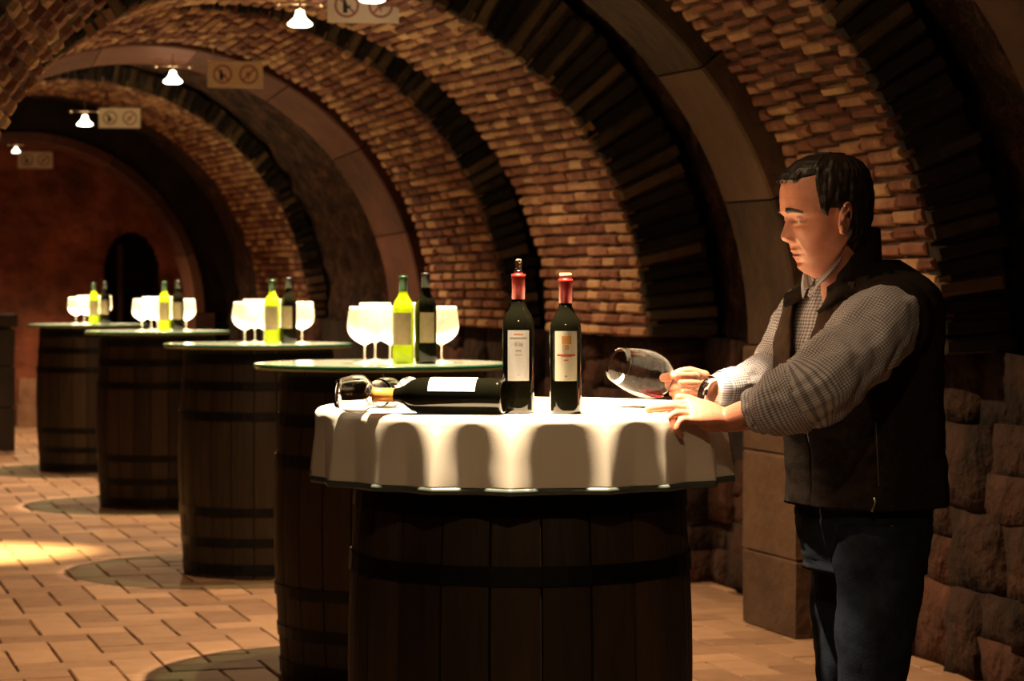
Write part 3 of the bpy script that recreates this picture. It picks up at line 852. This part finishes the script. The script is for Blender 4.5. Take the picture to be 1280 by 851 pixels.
def head_surface(ang, py):
    f_, b_, hw = prow(py); uf, ub = px2u(f_), px2u(b_)
    c = uf*.42+ub*.58
    ca, sa = math.cos(ang), math.sin(ang)
    if ca > 0:
        face = np.interp(py, [225, 265, 300, 335, 350], [.92, .82, .80, .84, 1.])
        u = c+(uf-c)*abs(ca)**face; v = hw*math.copysign(abs(sa)**(.95), sa)
    else: u = c+(ub-c)*abs(ca)**.95; v = hw*math.copysign(abs(sa)**.92, sa)
    if ca > 0:
        w = (340-py)
        av = abs(v)
        # nose
        h = np.interp(py, [269, 275, 281, 288, 294, 298, 301.5, 304, 306], [0, .0045, .0110, .0175, .0235, .0250, .021, .009, 0])
        nwid = np.interp(py, [270, 282, 292, 300, 306], [.0085, .0095, .0125, .015, .0145])
        u += h*gs(v, nwid)
        # nostril wings
        u += .0095*gs(av-.0145, .006)*gs(py-299, 4.6)
        u -= .003*gs(av-.0185, .003)*gs(py-301, 5)
        # brow ridge, eye sockets, cheeks
        u += .0045*gs(py-266.5, 4.)*gs(av-.026, .022)
        u -= .0105*gs(py-276, 5.5)*gs(av-.030, .0135)
        u -= .003*gs(py-275, 5)*gs(av-.014, .006)
        # lids: upper bulge and lower bag
        u += .0098*gs(py-273.8, 2.3)*gs(av-.030, .0115)
        u += .0066*gs(py-280.0, 2.0)*gs(av-.030, .0120)
        u -= .0022*gs(py-283.5, 1.6)*gs(av-.030, .013)
        u += .0048*gs(py-290, 8)*gs(av-.038, .015)
        # nasolabial fold
        fx = np.interp(py, [298, 320], [.020, .031])
        if 292 < py < 328: u -= .0030*gs(av-fx, .0032)*gs(py-308, 11); u += .0022*gs(av-fx-.007, .006)*gs(py-306, 11)
        # lips
        u += .0052*gs(py-313.5, 2.4)*gs(v, .019)
        u += .0058*gs(py-321, 2.6)*gs(v, .0165)
        u -= .0055*gs(py-317.2, 1.1)*gs(v, .022)
        u -= .0035*gs(py-327.5, 2.8)*gs(v, .018)
        u += .0048*gs(py-334.5, 4)*gs(v, .019)
        u -= .0012*gs(v, .004)*gs(py-308.5, 3)
        # jaw: everything below the jaw line steps in to the neck
        pxx = 1037-u*math.cos(HYAW)/S
        # hollow of the cheek
        if v: v -= math.copysign(.0035*gs(pxx-1014, 11)*gs(py-309, 10), v)
        # forehead creases, frown
        u -= .0007*gs(py-249, .9)*gs(v, .04)+.0007*gs(py-256, .9)*gs(v, .035)
        u -= .0018*gs(av-.007, .0016)*gs(py-266, 4)
    pxx = 1037-u*math.cos(HYAW)/S
    jl = float(np.interp(pxx, [990, 1002, 1015, 1028, 1037, 1044], [347, 343, 338, 327, 313, 298]))
    if py < 365: v *= 1-.17*sm(min(1, max(0, (py-jl)/7)))*(1 if pxx < 1052 else max(0, 1-(pxx-1052)/14))
    if v: v += math.copysign(.0022*gs(py-jl+5, 4.5)*(1 if 1005 < pxx < 1046 else 0), v)
    return u, v
def hair_amt(ang, py, u, v):
    """>0 where hair grows: front hairline high, temples receding, sideburn before the ear"""
    f_, b_, hw = prow(py); t = (px2u(f_)-u)/(px2u(f_)-px2u(b_)+1e-6)  # 0 front .. 1 back
    a = abs(ang)
    # hairline row as a function of position front-back
    line = np.interp(t, [0, .05, .10, .225, .26, .285, .34, .385, .47, .56, .62, 1.], [229, 229, 225, 222, 246, 266, 273, 262, 262, 292, 306, 326])
    return (line-py)
NAh, rows = 176, []
rows = list(np.arange(196.0, 262, 1.5))+list(np.arange(262, 338, .75))+list(np.arange(338, 394, 3.))
HV = []; HFc = []
for py in rows:
    for k in range(NAh):
        # denser samples at the front
        a = 2*PI*k/NAh; a = a-.45*math.sin(a)
        u, v = head_surface(a, py); HV.append(hp(u, v, px2w(py))+MO)
nr = len(rows)
for i in range(nr-1):
    for k in range(NAh): k2 = (k+1) % NAh; HFc.append((i*NAh+k, i*NAh+k2, (i+1)*NAh+k2, (i+1)*NAh+k))
HFc.append(tuple(range(NAh))[::-1]); HFc.append(tuple((nr-1)*NAh+k for k in range(NAh)))

body = bmesh.new()
def bm_add(V, F):
    vs = [body.verts.new(v) for v in V]
    for f in F:
        try: body.faces.new([vs[i] for i in f])
        except ValueError: pass
bm_add(HV, HFc)
def ellipsoid(c, ax, r, n=20):
    V = [Vector(c)+ax[2]*r[2]]; F = []; m = n//2
    for i in range(1, m):
        for k in range(n):
            t = PI*i/m; a = 2*PI*k/n
            V.append(Vector(c)+ax[0]*(r[0]*math.sin(t)*math.cos(a))+ax[1]*(r[1]*math.sin(t)*math.sin(a))+ax[2]*(r[2]*math.cos(t)))
    V.append(Vector(c)-ax[2]*r[2]); b = len(V)-1
    for k in range(n): k2 = (k+1) % n; F.append((0, 1+k, 1+k2)); F.append((b, b-n+k2, b-n+k))
    for i in range(m-2):
        for k in range(n): k2 = (k+1) % n; F.append((1+i*n+k, 1+(i+1)*n+k, 1+(i+1)*n+k2, 1+i*n+k2))
    return V, F
def blob(c, r, ax=EX): bm_add(*ellipsoid(Vector(c)+MO, ax, r))
def limb(pts, n=20, m=6):
    q = smoothpath(pts, m); mb = MB(); mb.tube([Vector(p[:3])+MO for p in q], [p[3] for p in q], n); bm_add(mb.V, mb.F)
    for e in (q[0], q[-1]): blob(e[:3], (e[3]*.98,)*3)
# ears
for sd in (1, -1):
    hw = .0805*sd
    ec = hp(px2u(1031.5), hw*.99, px2w(275))
    outw = (HL*sd*.82-HF*.57).normalized(); upv = (Vector((0, 0, 1))-HF*.18).normalized(); fw = upv.cross(outw).normalized()
    if fw.dot(HF) < 0: fw = -fw
    pts = []
    for a in np.linspace(-2.3, 2.35, 22):
        rx = .0185; rz = .032
        x = -math.cos(a)*rx; z = math.sin(a)*rz
        if z < 0: x *= .75
        pts.append(ec+fw*x+upv*z+outw*.012)
    mb = MB(); mb.tube([p+MO for p in pts], [.0042]*len(pts), 10); bm_add(mb.V, mb.F)
    bm_add(*ellipsoid(ec+outw*.004+MO-fw*.001, (fw, upv, outw), (.0145, .028, .0062)))
    bm_add(*ellipsoid(ec+outw*.009+fw*.008+MO, (fw, upv, outw), (.0045, .008, .006)))
    bm_add(*ellipsoid(ec+outw*.009-upv*.026+fw*.003+MO, (fw, upv, outw), (.008, .0095, .0045)))
    pts = [ec+fw*(-.007+.011*abs(math.sin(t_)))+upv*(-.012+.028*t_/PI)+outw*.011 for t_ in np.linspace(0, PI, 10)]
    mb = MB(); mb.tube([p+MO for p in pts], [.0028]*10, 8); bm_add(mb.V, mb.F)
# lowered upper lids
for sd in (1, -1):
    ec = hp(px2u(986.5)-.0135, .030*sd, px2w(276.4))
    bm_add(*ellipsoid(ec+HF*.0012+Vector((0, 0, .0042))+MO, (HF, HL, Vector((0, 0, 1))), (.0124, .0145, .0092)))
# torso, hips and legs inside the clothes
TF = Vector((-math.cos(math.radians(27)), -math.sin(math.radians(27)), 0)); TL = Vector((-TF.y, TF.x, 0))
YB = 5.28
TORSO = [(322, 1078, .045, .060), (338, 1080, .072, .108), (350, 1081, .090, .146), (362, 1080, .103, .172), (382, 1079, .118, .190), (425, 1073, .134, .188), (480, 1073, .145, .172), (530, 1077, .144, .160), (580, 1080, .143, .158), (628, 1080, .136, .160), (670, 1080, .126, .164), (700, 1080, .11, .160)]
def torso_pt(py, ang, grow=0., yb=YB):
    cx, a, b = [float(np.interp(py, [t[0] for t in TORSO], [t[k] for t in TORSO])) for k in (1, 2, 3)]
    c = at(cx, py, yb); ca, sa = math.cos(ang), math.sin(ang)
    return c+TF*((a+grow)*math.copysign(abs(ca)**.85, ca))+TL*((b+grow)*math.copysign(abs(sa)**.85, sa))
V = []; F = []; n = 48; pys = list(np.arange(326, 701, 6.))
for py in pys:
    for k in range(n): V.append(torso_pt(py, 2*PI*k/n, -.012)+MO)
for i in range(len(pys)-1):
    for k in range(n): k2 = (k+1) % n; F.append((i*n+k, i*n+k2, (i+1)*n+k2, (i+1)*n+k))
F.append(tuple(range(n))[::-1]); F.append(tuple((len(pys)-1)*n+k for k in range(n))); bm_add(V, F)
def A(px, py, Y): return tuple(at(px, py, Y))
LEG_N = [A(1098, 660, 5.20)+(.088,), A(1096, 760, 5.18)+(.078,), A(1086, 890, 5.17)+(.056,), A(1088, 990, 5.20)+(.052,), A(1092, 1095, 5.22)+(.036,)]
LEG_F = [A(1066, 660, 5.38)+(.088,), A(1064, 760, 5.42)+(.078,), A(1062, 890, 5.46)+(.056,), A(1070, 990, 5.50)+(.052,), A(1078, 1068, 5.54)+(.036,)]
for LG in (LEG_N, LEG_F):
    q = [(p[0], p[1], p[2], p[3]-.014) for p in LG]; q[0] = (q[0][0], q[0][1], q[0][2]-.06, .062); limb(q)
# near arm
sh = A(1108, 388, 5.09); el = A(1014, 497, 4.89); wr = A(908, 525, 5.00)
limb([sh+(.058,), tuple((Vector(sh)*.5+Vector(el)*.5))+(.050,), el+(.043,)])
limb([el+(.043,), tuple(Vector(el)*.62+Vector(wr)*.38)+(.044,), tuple(Vector(el)*.25+Vector(wr)*.75)+(.033,), wr+(.0265,)])
# far arm
sh2 = A(1004, 392, 5.44); el2 = A(968, 478, 5.42); wr2 = A(897, 486, 5.26)
limb([sh2+(.058,), tuple((Vector(sh2)*.5+Vector(el2)*.5))+(.048,), el2+(.042,)])
limb([el2+(.042,), tuple(Vector(el2)*.6+Vector(wr2)*.4)+(.038,), wr2+(.027,)])
# near hand lying on the edge of the table, back of the hand up, fingers to the left
def hand_palm(wr_, kn, up, half=.038, thick=.0145):
    d = (Vector(kn)-Vector(wr_)); L_ = d.length; d.normalize(); sd = d.cross(Vector(up)).normalized(); uu = sd.cross(d).normalized()
    q = []
    V = []; F = []; n = 20; st = 9
    for i in range(st+1):
        t = i/st; c = Vector(wr_)+d*(L_*t*1.02)+uu*(.006*math.sin(PI*t))
        hwid = float(np.interp(t, [0, .25, .6, 1], [.026, .031, half, half*.97])); th = float(np.interp(t, [0, .3, .7, 1], [.019, .018, .016, .0115]))
        for k in range(n):
            a = 2*PI*k/n; V.append(c+sd*(hwid*math.copysign(abs(math.cos(a))**.75, math.cos(a)))+uu*(th*math.copysign(abs(math.sin(a))**.85, math.sin(a)))+MO)
    for i in range(st):
        for k in range(n): k2 = (k+1) % n; F.append((i*n+k, i*n+k2, (i+1)*n+k2, (i+1)*n+k))
    F.append(tuple(range(n))[::-1]); F.append(tuple(st*n+k for k in range(n)))
    bm_add(V, F); return d, sd, uu
def finger(pts, r0, r1):
    k = len(pts); rr = [r0+(r1-r0)*i/(k-1) for i in range(k)]
    q = smoothpath([tuple(p)+(r,) for p, r in zip(pts, rr)], 5)
    mb = MB(); R2 = []
    for i, p in enumerate(q):
        t = i/(len(q)-1)*(k-1); f = t-round(t); R2.append(p[3]*(1+.07*gs(f, .22)))
    mb.tube([Vector(p[:3])+MO for p in q], R2, 14); bm_add(mb.V, mb.F)
    blob(q[-1][:3], (R2[-1]*.99,)*3); blob(q[0][:3], (R2[0]*.99,)*3)
    return Vector(q[-1][:3]), (Vector(q[-1][:3])-Vector(q[-3][:3])).normalized()
NAILS = []
W1 = Vector(wr); K1 = Vector(A(860, 514, 4.97))
up1 = Vector((.12, -.62, .78)).normalized()
d1, s1, u1 = hand_palm(W1, K1, up1)
# s1 = d x up : towards the camera or away?
if s1.y > 0: tocam = -s1
else: tocam = s1
TZ = CTT+.0095
UZ = Vector((0, 0, 1))
for j, (off, L_, r_) in enumerate(((.029, .078, .0092), (.0095, .088, .0094), (-.010, .070, .009), (-.028, .054, .0080))):
    b = K1 - tocam*off - d1*.006 - u1*.001    # index is the far one
    dirn = (d1+(-tocam)*(.10-.12*j)).normalized(); dirn.z = 0; dirn.normalize()
    if j < 2:
        p1 = b+dirn*L_*.45; p2 = b+dirn*L_*.78; p3 = b+dirn*L_*1.06
        p1.z = max(b.z*.45+(TZ+.004)*.55, TZ+.002); p2.z = TZ+.001; p3.z = TZ-.0015
    elif j == 2:
        p1 = b+dirn*.036+UZ*.004; p2 = b+dirn*.058-UZ*.008; p3 = b+dirn*.062-UZ*.026
    else:
        p1 = b+dirn*.028+UZ*.002; p2 = b+dirn*.040-UZ*.014; p3 = b+dirn*.030-UZ*.028
    tip = finger([b, p1, p2, p3], r_*1.05, r_*.82)
    # knuckle and tendon of each finger
    blob(b+u1*.005, (.010, .0075, .0065), (d1, tocam, u1))
    mb = MB(); q0 = W1+d1*.02-tocam*off*.35+u1*.012; mb.tube([q0+MO, (q0+b)*.5+u1*.0085+MO, b+u1*.0055+MO], [.003, .0034, .004], 8); bm_add(mb.V, mb.F)
# thumb on the far side of the palm, and the heel of the hand nearest the camera
b = W1+d1*.026-tocam*.020-u1*.002
finger([b, b+d1*.026-tocam*.020-u1*.004, b+d1*.050-tocam*.030-u1*.006, b+d1*.070-tocam*.030-u1*.008], .0130, .0092)
blob(W1+d1*.040+tocam*.022-u1*.007, (.032, .013, .013), (d1, tocam, u1))
blob(W1+d1*.040-tocam*.016-u1*.007, (.028, .016, .014), (d1, tocam, u1))
# far hand closed round the stem
STEM_A = Vector(A(884, 491, 5.08)); STEM_B = Vector(A(836, 471, 5.15)); sd_ = (STEM_B-STEM_A).normalized()
W2 = Vector(wr2)
KN = []
for j, (px, py, Y) in enumerate(((852, 470, 5.175), (857, 480, 5.165), (862, 489.5, 5.158), (868, 498, 5.155))):
    pass
P2 = Vector(A(872, 484, 5.235))
axf = (P2-W2).normalized(); axz = Vector((0, 0, 1)); axy = axz.cross(axf).normalized(); axz = axf.cross(axy).normalized()
blob(P2, (.040, .021, .036), (axf, axy, axz)); blob(W2*.45+P2*.55, (.034, .020, .030), (axf, axy, axz))
for j, (py, x0, r_) in enumerate(((471, 868, .0096), (480.5, 872, .0098), (490, 873, .0094), (498.5, 874, .0084))):
    a = Vector(A(x0+2, py+1, 5.222)); b = Vector(A(x0-2, py-.5, 5.165)); c = Vector(A(x0-24+j*1.5, py-1, 5.120)); e = Vector(A(x0-38+j*3, py+1, 5.150)); g_ = Vector(A(x0-33+j*3, py+2, 5.175))
    finger([a, b, c, e, g_], r_, r_*.86)
# thumb reaching along the stem to the bowl
finger([Vector(A(880, 470, 5.235)), Vector(A(862, 464.5, 5.215)), Vector(A(848, 467, 5.190)), Vector(A(837, 478, 5.170))], .0125, .0088)

me = bpy.data.meshes.new('body_raw'); bmesh.ops.recalc_face_normals(body, faces=body.faces); body.to_mesh(me); body.free()
raw = bpy.data.objects.new('body_raw', me); COL.objects.link(raw)
md = raw.modifiers.new('r', 'REMESH'); md.mode = 'VOXEL'; md.voxel_size = .0024; md.adaptivity = 0
md = raw.modifiers.new('s', 'SMOOTH'); md.factor = .5; md.iterations = 2
dg = bpy.context.evaluated_depsgraph_get(); me2 = bpy.data.meshes.new_from_object(raw.evaluated_get(dg)); bpy.data.objects.remove(raw)
me2.name = 'body'; me2.materials.clear(); me2.materials.append(M['skin'])
me2.polygons.foreach_set('use_smooth', [True]*len(me2.polygons))
link('body', me2, man)
# eyes and brows and lips
M['eye'] = flat_mat('eye_white', (.16, .11, .085), .5); M['iris'] = flat_mat('dark_iris', (.02, .012, .008), .1)
for sd in (1, -1):
    ec = hp(px2u(986.5)-.0135, .030*sd, px2w(276.4))+MO
    o = obj('eye', *ellipsoid(ec, EX, (.0115,)*3), M['eye'], man, True)
    look = (HF*.9+Vector((0, 0, -.42))).normalized()
    c = ec+look*.0075; ax2 = look.orthogonal().normalized(); obj('iris', *ellipsoid(c, (ax2, look.cross(ax2), look), (.0055, .0055, .0045), 14), M['iris'], o, True)
def skin_patch(name, f, mat, lift, nu=28, nv=6, parent=man):
    V = []; F = []
    for i in range(nu+1):
        for j in range(nv+1):
            ang, py, k = f(i/nu, j/nv); u, v = head_surface(ang, py)
            c = hp(0, 0, px2w(py)); d = (HF*u+HL*v); V.append(c+d+d.normalized()*(lift*k)+MO)
    for i in range(nu):
        for j in range(nv): F.append((i*(nv+1)+j, (i+1)*(nv+1)+j, (i+1)*(nv+1)+j+1, i*(nv+1)+j+1))
    return obj(name, V, F, mat, parent, True)
for sd in (1, -1):
    skin_patch('eyebrow', lambda a, b: (sd*(.17+.55*a), 265.2-1.5*math.sin(PI*a)+2.5*a+(b-.5)*(7.5*(1-a*.55)), .2+1.0*math.sin(PI*b)*math.sin(PI*min(1, a*1.1+.02))+noise.noise(Vector((a*40, b*9, 1)))*.5), M['hair'], .0022, 30, 6)
M['lips'] = noise_mat('lips', [(.3, (.30, .09, .06)), (.7, (.38, .13, .09))], 60, .4, .2, .001)
skin_patch('lips', lambda a, b: ((a-.5)*.62, 317.2+(b-.5)*8.4*(1-(2*a-1)**2)**.7, 1.), M['lips'], .0007, 30, 12)
# hair: a shell lifted off the skull where hair grows, with strand relief
V = []; F = []; keep = []; NA2 = 220; hr = list(np.arange(195.2, 330, 1.0))
for py in hr:
    for k in range(NA2):
        a = 2*PI*k/NA2-PI
        pc = max(py, 197.0); u, v = head_surface(a, pc)
        h = hair_amt(a, py, u, v)
        st = noise.noise(Vector((a*26, py*.05, 0)))*.0022+noise.noise(Vector((a*9+3, py*.09, 2)))*.0025
        tick = float(np.interp(h, [-3, 0, 4, 14, 26, 40], [-.004, .0005, .004, .0065, .0055, .004]))*(1 if py < 285 else .7)
        if abs(a) < .8 and h > 0: tick += .005*gs(py-226, 8)*gs(a-.1, .5)     # tuft over the forehead
        d = (HF*u+HL*v); dn = d.normalized() if d.length > 1e-6 else Vector((0, 0, 1))
        fl = max(0, (206-py)/11)
        V.append(hp(0, 0, px2w(py))+d*(1+.0)+dn*(tick+st*(1 if h > 1 else .2))*(1-.5*fl)+Vector((0, 0, 1))*(tick*fl)+MO); keep.append(h)
for i in range(len(hr)-1):
    for k in range(NA2):
        k2 = (k+1) % NA2; q = (i*NA2+k, i*NA2+k2, (i+1)*NA2+k2, (i+1)*NA2+k)
        if max(keep[x] for x in q) > -2.5: F.append(q)
F.append(tuple(range(NA2)))
obj('hair', V, F, M['hair'], man, True)
mb = MB()
for k in range(26):   # fringe locks swept forward
    a = rnd.uniform(-.55, .6); u, v = head_surface(a, 222); p0 = hp(u-.022, v, px2w(216)+.004); u, v = head_surface(a, 226)
    p1 = hp(u+.003, v, px2w(222)+.003); p2 = hp(u+rnd.uniform(.006, .014), v+rnd.uniform(-.004, .004), px2w(rnd.uniform(227, 233)))
    mb.tube([p0+MO, p1+MO, p2+MO], [.003, .0028, .0006], 6)
mb.build('hair_fringe', M['hair'], man, True)

# --- trousers
V = []; F = []
def leg_garment(name, pts, seed): return sleeve(name, pts, M['denim'], man, 48, 12, .009, 11., seed, uv=False)
G = .012
n = 56; pys = list(np.arange(612, 716, 5.)); V = []; F = []
for py in pys:
    for k in range(n):
        a = 2*PI*k/n; p = torso_pt(py, a, .0)
        nz = noise.fractal(Vector((math.cos(a)*1.5, math.sin(a)*1.5, py*.045)), .7, 2, 3)*.006
        d = (p-at(1083, py, YB)); d.z = 0; V.append(p+d.normalized()*nz+MO)
for i in range(len(pys)-1):
    for k in range(n): k2 = (k+1) % n; F.append((i*n+k, i*n+k2, (i+1)*n+k2, (i+1)*n+k))
F.append(tuple((len(pys)-1)*n+k for k in range(n)))
jeans = obj('jeans', V, F, M['denim'], man, True)
def grow(pts, g): return [tuple(p[:3])+(p[3]+g,) for p in pts]
for nm, pts, seed in (('jeans_leg', LEG_N, 3), ('jeans_leg', LEG_F, 8)):
    q = grow(pts, G); q[-1] = (q[-1][0], q[-1][1], .075, .062); q[-2] = q[-2][:3]+(.070,)
    o = leg_garment(nm, q, seed); o.parent = jeans
for (x, y, z) in ((LEG_N[-1][0], LEG_N[-1][1], 0), (LEG_F[-1][0], LEG_F[-1][1], 0)):
    V = []; F = []; n = 24; d = Vector((-.9, -.42, 0)).normalized(); s_ = Vector((.42, -.9, 0)).normalized()
    prof = [(-.085, .001, .030, .05), (-.07, .001, .036, .085), (-.02, .001, .038, .10), (.04, .001, .040, .085), (.10, .001, .047, .062), (.16, .001, .046, .05), (.20, .002, .034, .036), (.215, .006, .012, .022)]
    for (t, z0, hw, hh) in prof:
        for k in range(n):
            a = 2*PI*k/n; V.append(Vector((x, y, 0))+d*t+s_*(hw*math.cos(a))+Vector((0, 0, z0+hh/2+hh/2*math.copysign(abs(math.sin(a))**.7, math.sin(a))))+MO)
    for i in range(len(prof)-1):
        for k in range(n): k2 = (k+1) % n; F.append((i*n+k, i*n+k2, (i+1)*n+k2, (i+1)*n+k))
    F.append(tuple(range(n))[::-1]); F.append(tuple((len(prof)-1)*n+k for k in range(n)))
    obj('shoe', V, F, M['leather'], man, True)

# --- shirt front, sleeves, cuffs
def torso_shell(name, pys, a0, a1, g, mat, n=60, wr=.004, seed=0, uv=False, thick=.004, wf=.03, parent=man):
    V = []; F = []
    for py in pys:
        for k in range(n+1):
            b0 = a0(py) if callable(a0) else a0; b1 = a1(py) if callable(a1) else a1
            a = b0+(b1-b0)*k/n; gg = g(py, a) if callable(g) else g
            nz = noise.fractal(Vector((math.cos(a)*2+seed, math.sin(a)*2, py*wf)), .7, 2, 3)*wr
            V.append(torso_pt(py, a, gg+nz)+MO)
    m_ = len(pys)
    for i in range(m_-1):
        for k in range(n): q = i*(n+1)+k; F.append((q, q+1, q+n+2, q+n+1))
    o = obj(name, V, F, mat, parent, True)
    if uv:
        ul = o.data.uv_layers.new(name='UVMap')
        for pi_, pl in enumerate(o.data.polygons):
            i, k = divmod(pi_, n)
            for c, li in zip(((k, i), (k+1, i), (k+1, i+1), (k, i+1)), pl.loop_indices): ul.data[li].uv = (c[0]/n*(abs((a1 if not callable(a1) else 1)-(a0 if not callable(a0) else -1))*.15/.0075), c[1]*(pys[1]-pys[0])*S/.0075)
    if thick: md = o.modifiers.new('s', 'SOLIDIFY'); md.thickness = thick; md.offset = 1
    return o
torso_shell('shirt_front', list(np.arange(340, 600, 5.)), -.9, .9, .004, M['check'], 40, .003, 2, True, .002)
# vest, open in a V at the front
def op(py): return float(np.interp(py, [345, 380, 430, 480, 560, 640], [.62, .42, .25, .17, .05, .02]))
def vg(py, a):
    g = .018
    if abs(a-1.9) < .9 or abs(a+1.9) < .9: g += .004
    if py > 600: g += .006*(py-600)/28
    return g
PV = list(np.arange(325, 630, 4.))
torso_shell('vest', PV, lambda py: .10+op(py)*.25, lambda py: 2*PI+.12-op(py), vg, M['vest'], 110, .006, 5, False, .007, .022)
torso_shell('vest_lapel', list(np.arange(352, 500, 4.)), lambda py: -.80+.12+.1, lambda py: .12-op(py)+.03, lambda py, a: .027, M['vest_lit'], 16, .004, 6, False, .004)
torso_shell('vest_lapel', list(np.arange(352, 470, 4.)), lambda py: .10+op(py)*.25-.03, lambda py: .10+op(py)*.25+.34, lambda py, a: .027, M['vest_lit'], 14, .004, 7, False, .004)
# standing collar of the vest round the back of the neck
V = []; F = []; n = 60; rg = 14
NC = Vector(at(1050, 330, 5.24))
for i in range(rg+1):
    t = i/rg
    for k in range(n+1):
        a = (.48+(2*PI-1.1)*k/n)
        back = (1-math.cos(a))/2
        am = min(a, 2*PI-a); z0 = at(0, float(np.interp(am, [.45, .9], [392, 368])), 5.24).z
        z1 = at(0, float(np.interp(am, [.45, .6, .85, 1.25, 1.9, PI], [346, 324, 303, 294, 288, 283])), 5.24).z
        a_, b_ = .074-.008*t, .078-.008*t
        if t < .35: a_ += .05*(1-t/.35)**2; b_ += .06*(1-t/.35)**2
        rr = 1+.05*math.sin(PI*t)+.015*noise.noise(Vector((a*2, t*2, 4)))
        p = Vector((NC.x+.010*t*back, NC.y, z0+(z1-z0)*t))+TF*(a_*rr*math.cos(a)-.008)+TL*(b_*rr*math.sin(a))
        V.append(p+MO)
for i in range(rg):
    for k in range(n): q = i*(n+1)+k; F.append((q, q+1, q+n+2, q+n+1))
o = obj('vest_collar', V, F, M['vest'], man, True); md = o.modifiers.new('s', 'SOLIDIFY'); md.thickness = .009; md.offset = 0
# shirt collar: two points meeting below the chin
for sd in (1, -1):
    V = []; F = []; n = 26; rg = 6
    for i in range(rg+1):
        t = i/rg
        for k in range(n+1):
            q = k/n; a = sd*(.08+.95*q)
            drop = float(np.interp(q, [0, .12, .4, 1], [.046, .056, .034, .016]))
            z = at(0, float(np.interp(q, [0, .5, 1], [343, 334, 318])), 5.2).z-drop*t
            rr = .064+.014*t+(.010*(1-q) if t > .5 else 0)
            c = at(1052, 340, 5.22)
            V.append(Vector((c.x, c.y, z))+TF*(rr*math.cos(a)*1.0+.006*t)+TL*(rr*.95*math.sin(a))+MO)
    for i in range(rg):
        for k in range(n): x = i*(n+1)+k; F.append((x, x+1, x+n+2, x+n+1))
    o = obj('shirt_collar', V, F, M['check'], man, True); ul = o.data.uv_layers.new(name='UVMap')
    for pi_, pl in enumerate(o.data.polygons):
        i, k = divmod(pi_, n)
        for c, li in zip(((k, i), (k+1, i), (k+1, i+1), (k, i+1)), pl.loop_indices): ul.data[li].uv = (c[0]*.7, c[1]*1.0)
    md = o.modifiers.new('s', 'SOLIDIFY'); md.thickness = .002
V = []
# sleeves
sleeve('shirt_sleeve', [A(1122, 392, 5.15)+(.050,), A(1105, 403, 5.06)+(.077,), A(1084, 425, 5.00)+(.082,), A(1046, 462, 4.93)+(.077,), A(1012, 490, 4.87)+(.072,), A(990, 500, 4.885)+(.062,), A(975, 507, 4.895)+(.054,)], M['check'], man, 72, 12, .012, 13., 2)
sleeve('vest_armhole', [A(1124, 390, 5.17)+(.070,), A(1119, 393, 5.14)+(.084,), A(1112, 398, 5.10)+(.090,), A(1109, 400, 5.085)+(.086,), A(1112, 398, 5.10)+(.078,)], M['vest'], man, 56, 6, .003, 20., 3, uv=False)
o = sleeve('rolled_cuff', [A(1006, 490, 4.878)+(.062,), A(994, 496, 4.882)+(.074,), A(972, 506, 4.890)+(.068,), A(956, 511, 4.905)+(.054,), A(949, 513, 4.915)+(.050,), A(957, 511, 4.905)+(.044,)], M['check'], man, 72, 8, .007, 34., 5)
sleeve('shirt_sleeve', [A(1016, 385, 5.45)+(.066,), A(1000, 408, 5.43)+(.070,), A(984, 440, 5.42)+(.064,), A(966, 468, 5.40)+(.060,), A(944, 480, 5.35)+(.050,), A(922, 484, 5.305)+(.043,), A(906, 485.5, 5.275)+(.038,)], M['check'], man, 64, 10, .009, 18., 9)
sleeve('shirt_cuff', [A(922, 484, 5.305)+(.044,), A(914, 485, 5.29)+(.0435,), A(902, 486, 5.268)+(.0405,), A(900, 486, 5.266)+(.036,), A(906, 486, 5.272)+(.034,)], M['check'], man, 64, 6, .003, 30., 4)
# zip of the side pocket, zip pull, rivet
def on_torso(py, ang, g): return torso_pt(py, ang, g)
M['zip'] = flat_mat('zip_metal', (.35, .33, .3), .35, .9)
mb = MB(); mb.tube([on_torso(py, 1.12, .030)+MO for py in range(520, 604, 6)], .0012, 6); mb.build('pocket_zip', M['zip'], man, True)
p = on_torso(612, 1.05, .034)+MO; mb = MB(); mb.tube([p, p+Vector((.002, -.002, -.012)), p+Vector((-.006, -.004, -.030))], [.003, .002, .0035], 8); mb.build('zip_pull', M['zip'], man, True)
p = on_torso(648, 1.30, .012)+MO; obj('rivet', *ellipsoid(p, EX, (.004, .004, .004), 12), M['zip'], man, True)

# held glass: foot nearest the camera, bowl tilted up to the left
g = wine_glass('large clear wine glass held tilted by its stem, with a little red wine', 'clear', 48, H=.245, R=.052, rim=.037, stem=.095, foot=.037)
foot = Vector(A(885, 491, 5.06)); tipc = Vector(A(766, 454, 5.215)); place_axis(g, foot, tipc-foot)
wine_q = [Vector(A(816, 484, 5.165))]
gd = (tipc-foot).normalized(); c0_ = foot+gd*(.095+.042)
ax0 = gd; down = (Vector((0, 0, -1))-gd*gd.dot(Vector((0, 0, -1)))).normalized(); side = gd.cross(down)
M['wine'] = flat_mat('red_wine', (.10, .004, .006), .05)
wn = obj('red_wine', *ellipsoid(c0_+down*.036+gd*.004-g.location, (gd, side, down), (.030, .020, .0085), 24), M['wine'], None, True)
wn.parent = g; wn.matrix_parent_inverse = g.matrix_basis.to_3x3().inverted().to_4x4() if False else Matrix()
R3 = g.rotation_euler.to_matrix().inverted()
for v in wn.data.vertices: v.co = R3 @ v.co
wn['label'] = 'small pool of dark red wine'
